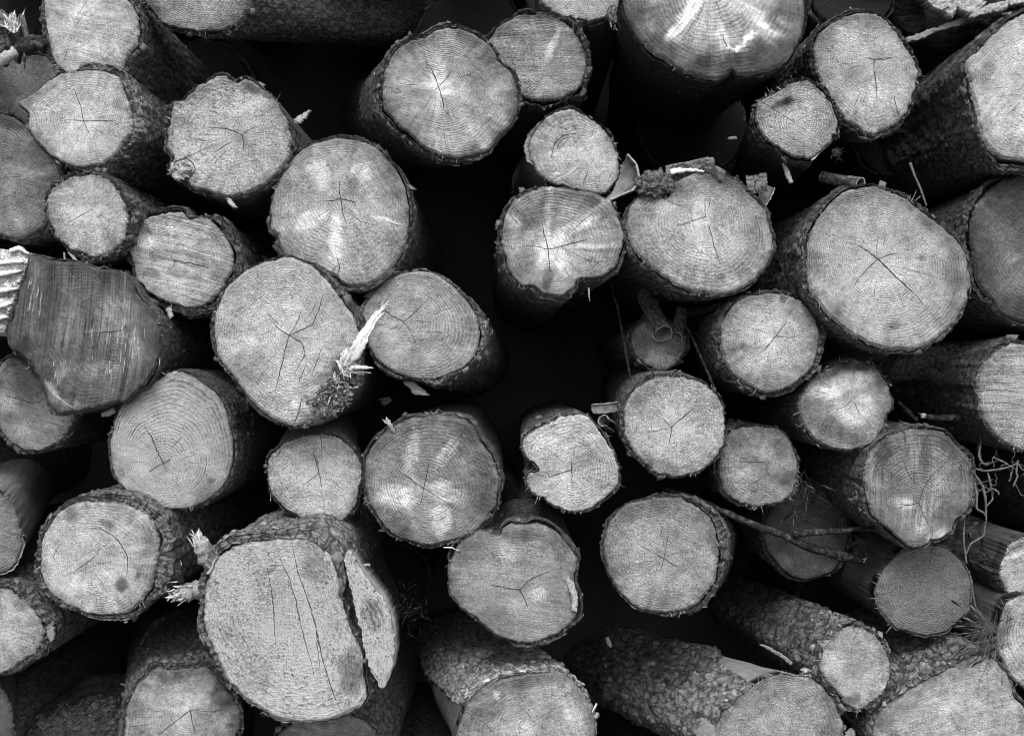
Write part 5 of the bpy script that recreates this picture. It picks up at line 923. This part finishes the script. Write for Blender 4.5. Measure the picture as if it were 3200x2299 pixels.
# ------------------------------------------------------------------ litter heap in the bottom left
nx, ny = 90, 60
u, w = np.meshgrid(np.linspace(0, 1, nx), np.linspace(0, 1, ny), indexing='ij')
X = -1.15 + u * .40; Yy = .02 + w * .3
top_z = ZC - (2299 - 1149.5) * SC * 1.0 - .0 - .22 * (np.abs(u - .7)) ** 1.5 + .05 * w
Z = top_z + .02 * fbm(np.stack([X * 14, Yy * 14, 0 * X], -1), 3, 4) - .25 * sstep(.25, 0, w)
G = np.stack([X, Yy, Z], -1)
mb = MB(); mb.grid(G, 0, False, bk=G, peel=0.)
n_ = 900; i, k = R_.integers(0, nx, n_), R_.integers(0, ny // 2, n_); b = G[i, k] + [0, 0, .002]
spikes(mb, b[:450], R_.normal(size=(450, 3)) * [1, 1, .4] + [0, -.1, 0], R_.uniform(.008, .024, 450), R_.uniform(.0003, .0008, 450), 1)
m = 450; p = b[450:]; nv = unit(R_.normal(size=(m, 3)) * .5 + [0, -.4, 1]); t1 = unit(np.cross(nv, R_.normal(size=(m, 3)))); t2 = np.cross(nv, t1); sz = R_.uniform(.003, .010, (m, 1))
V = np.stack([p + (t1 * x + t2 * y * .7) * sz * R_.uniform(.5, 1.2, (m, 1)) for x, y in ((-1, -1), (1, -1), (1, 1), (-1, 1))] + [p + nv * sz * .3], 1)
mb.add(V.reshape(-1, 3), (np.arange(m)[:, None, None] * 5 + np.array([[0, 1, 4], [1, 2, 4], [2, 3, 4], [3, 0, 4]])[None]).reshape(-1, 3), 2)
o = mb.build('forest_litter', [plain_mat('litter_soil', .05, 60., 1.2, .01, .95), M_STRAW, M_FLAKE], None, (-.85, .2, .5)); o['kind'] = 'stuff'; o['label'] = 'dark needle and bark litter heaped between the bottom left logs'

# ------------------------------------------------------------------ the rest of the stack just outside the picture
proto = None; out_l = 'round log stacked just outside the pictured part of the pile'
spots = [(x, y, r) for x, y, r in [(-380, 520, 210), (-470, 1010, 230), (-330, 1960, 220), (-480, 1540, 200), (3520, 620, 200), (3560, 1120, 220), (3540, 1560, 210), (3580, 2010, 230), (3470, -160, 220),
         (-400, 40, 220), (60, -330, 220), (560, -420, 210), (1020, -330, 230), (1450, -520, 210), (1900, -560, 220), (2350, -600, 230), (2820, -330, 240), (3260, -500, 210), (300, -780, 230), (800, -830, 230), (1300, -900, 220), (1800, -960, 220), (2300, -1020, 230), (2800, -780, 230),
         (250, 2700, 220), (700, 2900, 200), (1150, 2790, 210), (1700, 2850, 200), (2150, 2760, 180), (2560, 2860, 210), (3000, 2800, 220), (-200, 2420, 210), (3560, 2450, 210)]]
for i, (x, y, r) in enumerate(spots):
    if proto is None:
        p = [(x + r * math.cos(a) * (1 + .05 * math.sin(3 * a)), y + r * math.sin(a)) for a in np.linspace(0, 6.283, 15)[:-1]]
        LOG('outer', out_l, 0, p, (x + 10, y - 10), .0, 150, det=0, bt=14, fib=0, group='logs just outside the picture', L=1.4)
        proto = LOGS['outer']; c0 = at([(x, y)], 0.)[0]; r0 = r
    else:
        e = proto['top'].copy(); COL.objects.link(e); k = r / r0
        e.scale = (k, 1, k); e.rotation_euler = (0, i * 1.3, 0)
        q = at([(x, y)], R_.uniform(-.05, .06) + (.18 if y < 0 else 0))[0]; off = Vector(np.array(proto['base']) - c0)
        off = Vector((off.x * k, off.y, off.z * k)); off.rotate(e.rotation_euler.to_matrix()); e.location = Vector(q) + off
        for ch in proto['top'].children:
            d = ch.copy(); COL.objects.link(d); d.parent = e

# ------------------------------------------------------------------ ground, added bank behind the pile, light, camera
g = NT('forest_soil'); tc = g.n('ShaderNodeTexCoord').outputs['Object']
v = g.mul(g.add(.5, g.noise(tc, 3., 6., .65)), .26); g.grey(v); g.rough(.95, .1); g.bump(g.noise(tc, 22., 6., .7), .03)
def surf(name, G, mat):
    mb = MB(); mb.grid(G, 0, False); o = mb.build(name, [mat], None, (0, 0, 0)); o['kind'] = 'structure'; return o
gx = np.sign(np.linspace(-1, 1, 61)) * np.abs(np.linspace(-1, 1, 61)) ** 2.5 * 120; gy = np.r_[np.linspace(-120, -3, 20), np.linspace(-2.8, 1.4, 30), [1.6]]
X, Y_ = np.meshgrid(gx, gy, indexing='ij'); surf('ground', np.stack([X, Y_, .03 * fbm(np.stack([X, Y_, 0 * X], -1) * 1.5, 6) - .06], -1), g.m)
sy = np.array([1.02, 1.04, 1.07, 1.12, 1.25, 1.9, 3., 4.5, 8, 20, 60]); sz_ = np.array([-.3, .4, 1.1, 1.8, 2.4, 2.9, 3.2, 3.7, 4.6, 7, 14])
X, k = np.meshgrid(gx, np.arange(11), indexing='ij')
g2 = NT('added_bank_shade'); tc = g2.n('ShaderNodeTexCoord').outputs['Object']; g2.grey(g2.mul(g2.add(.5, g2.noise(tc, 3., 6., .65)), .04)); g2.rough(.95, .1)  # soil coloured near black as the shade behind the logs
surf('added_bank', np.stack([X, sy[k], sz_[k] + .12 * fbm(np.stack([X, sz_[k], 0 * X], -1) * 1.2, 9)], -1), g2.m)  # unseen bank, added behind the pile to block light from the back

W = bpy.data.worlds.new('World'); S.world = W; W.use_nodes = True; nt = W.node_tree
EL, AZ = math.radians(43), math.radians(-14)         # sun height; azimuth left of the camera's back
sky = nt.nodes.new('ShaderNodeTexSky'); sky.sky_type = 'NISHITA'; sky.sun_disc = False; sky.sun_elevation = EL
sky.sun_rotation = math.pi + AZ; sky.dust_density = 4.
bw = nt.nodes.new('ShaderNodeRGBToBW'); nt.links.new(sky.outputs[0], bw.inputs[0])
bg = nt.nodes['Background']; nt.links.new(bw.outputs[0], bg.inputs['Color']); bg.inputs['Strength'].default_value = .15
sl = bpy.data.lights.new('sun', 'SUN'); sl.energy = 1.5; sl.angle = math.radians(16)
so = bpy.data.objects.new('sun', sl); COL.objects.link(so)
dirv = Vector((math.sin(AZ) * math.cos(EL), -math.cos(AZ) * math.cos(EL), math.sin(EL)))
so.rotation_euler = dirv.to_track_quat('Z', 'Y').to_euler(); so.location = (0, -3, 4)
cd = bpy.data.cameras.new('camera'); co = bpy.data.objects.new('camera', cd); COL.objects.link(co)
co.location = (0, -D, ZC); co.rotation_euler = (math.pi / 2, 0, 0); cd.sensor_width = 36; cd.lens = 36 * D / 2.0; cd.clip_start = .05; cd.clip_end = 500
S.camera = co
S.view_settings.view_transform = 'Standard'; S.view_settings.look = 'None'; S.view_settings.gamma = 1; S.view_settings.use_curve_mapping = False
S.view_settings.exposure = .92

S.cycles.filter_width = 1.05
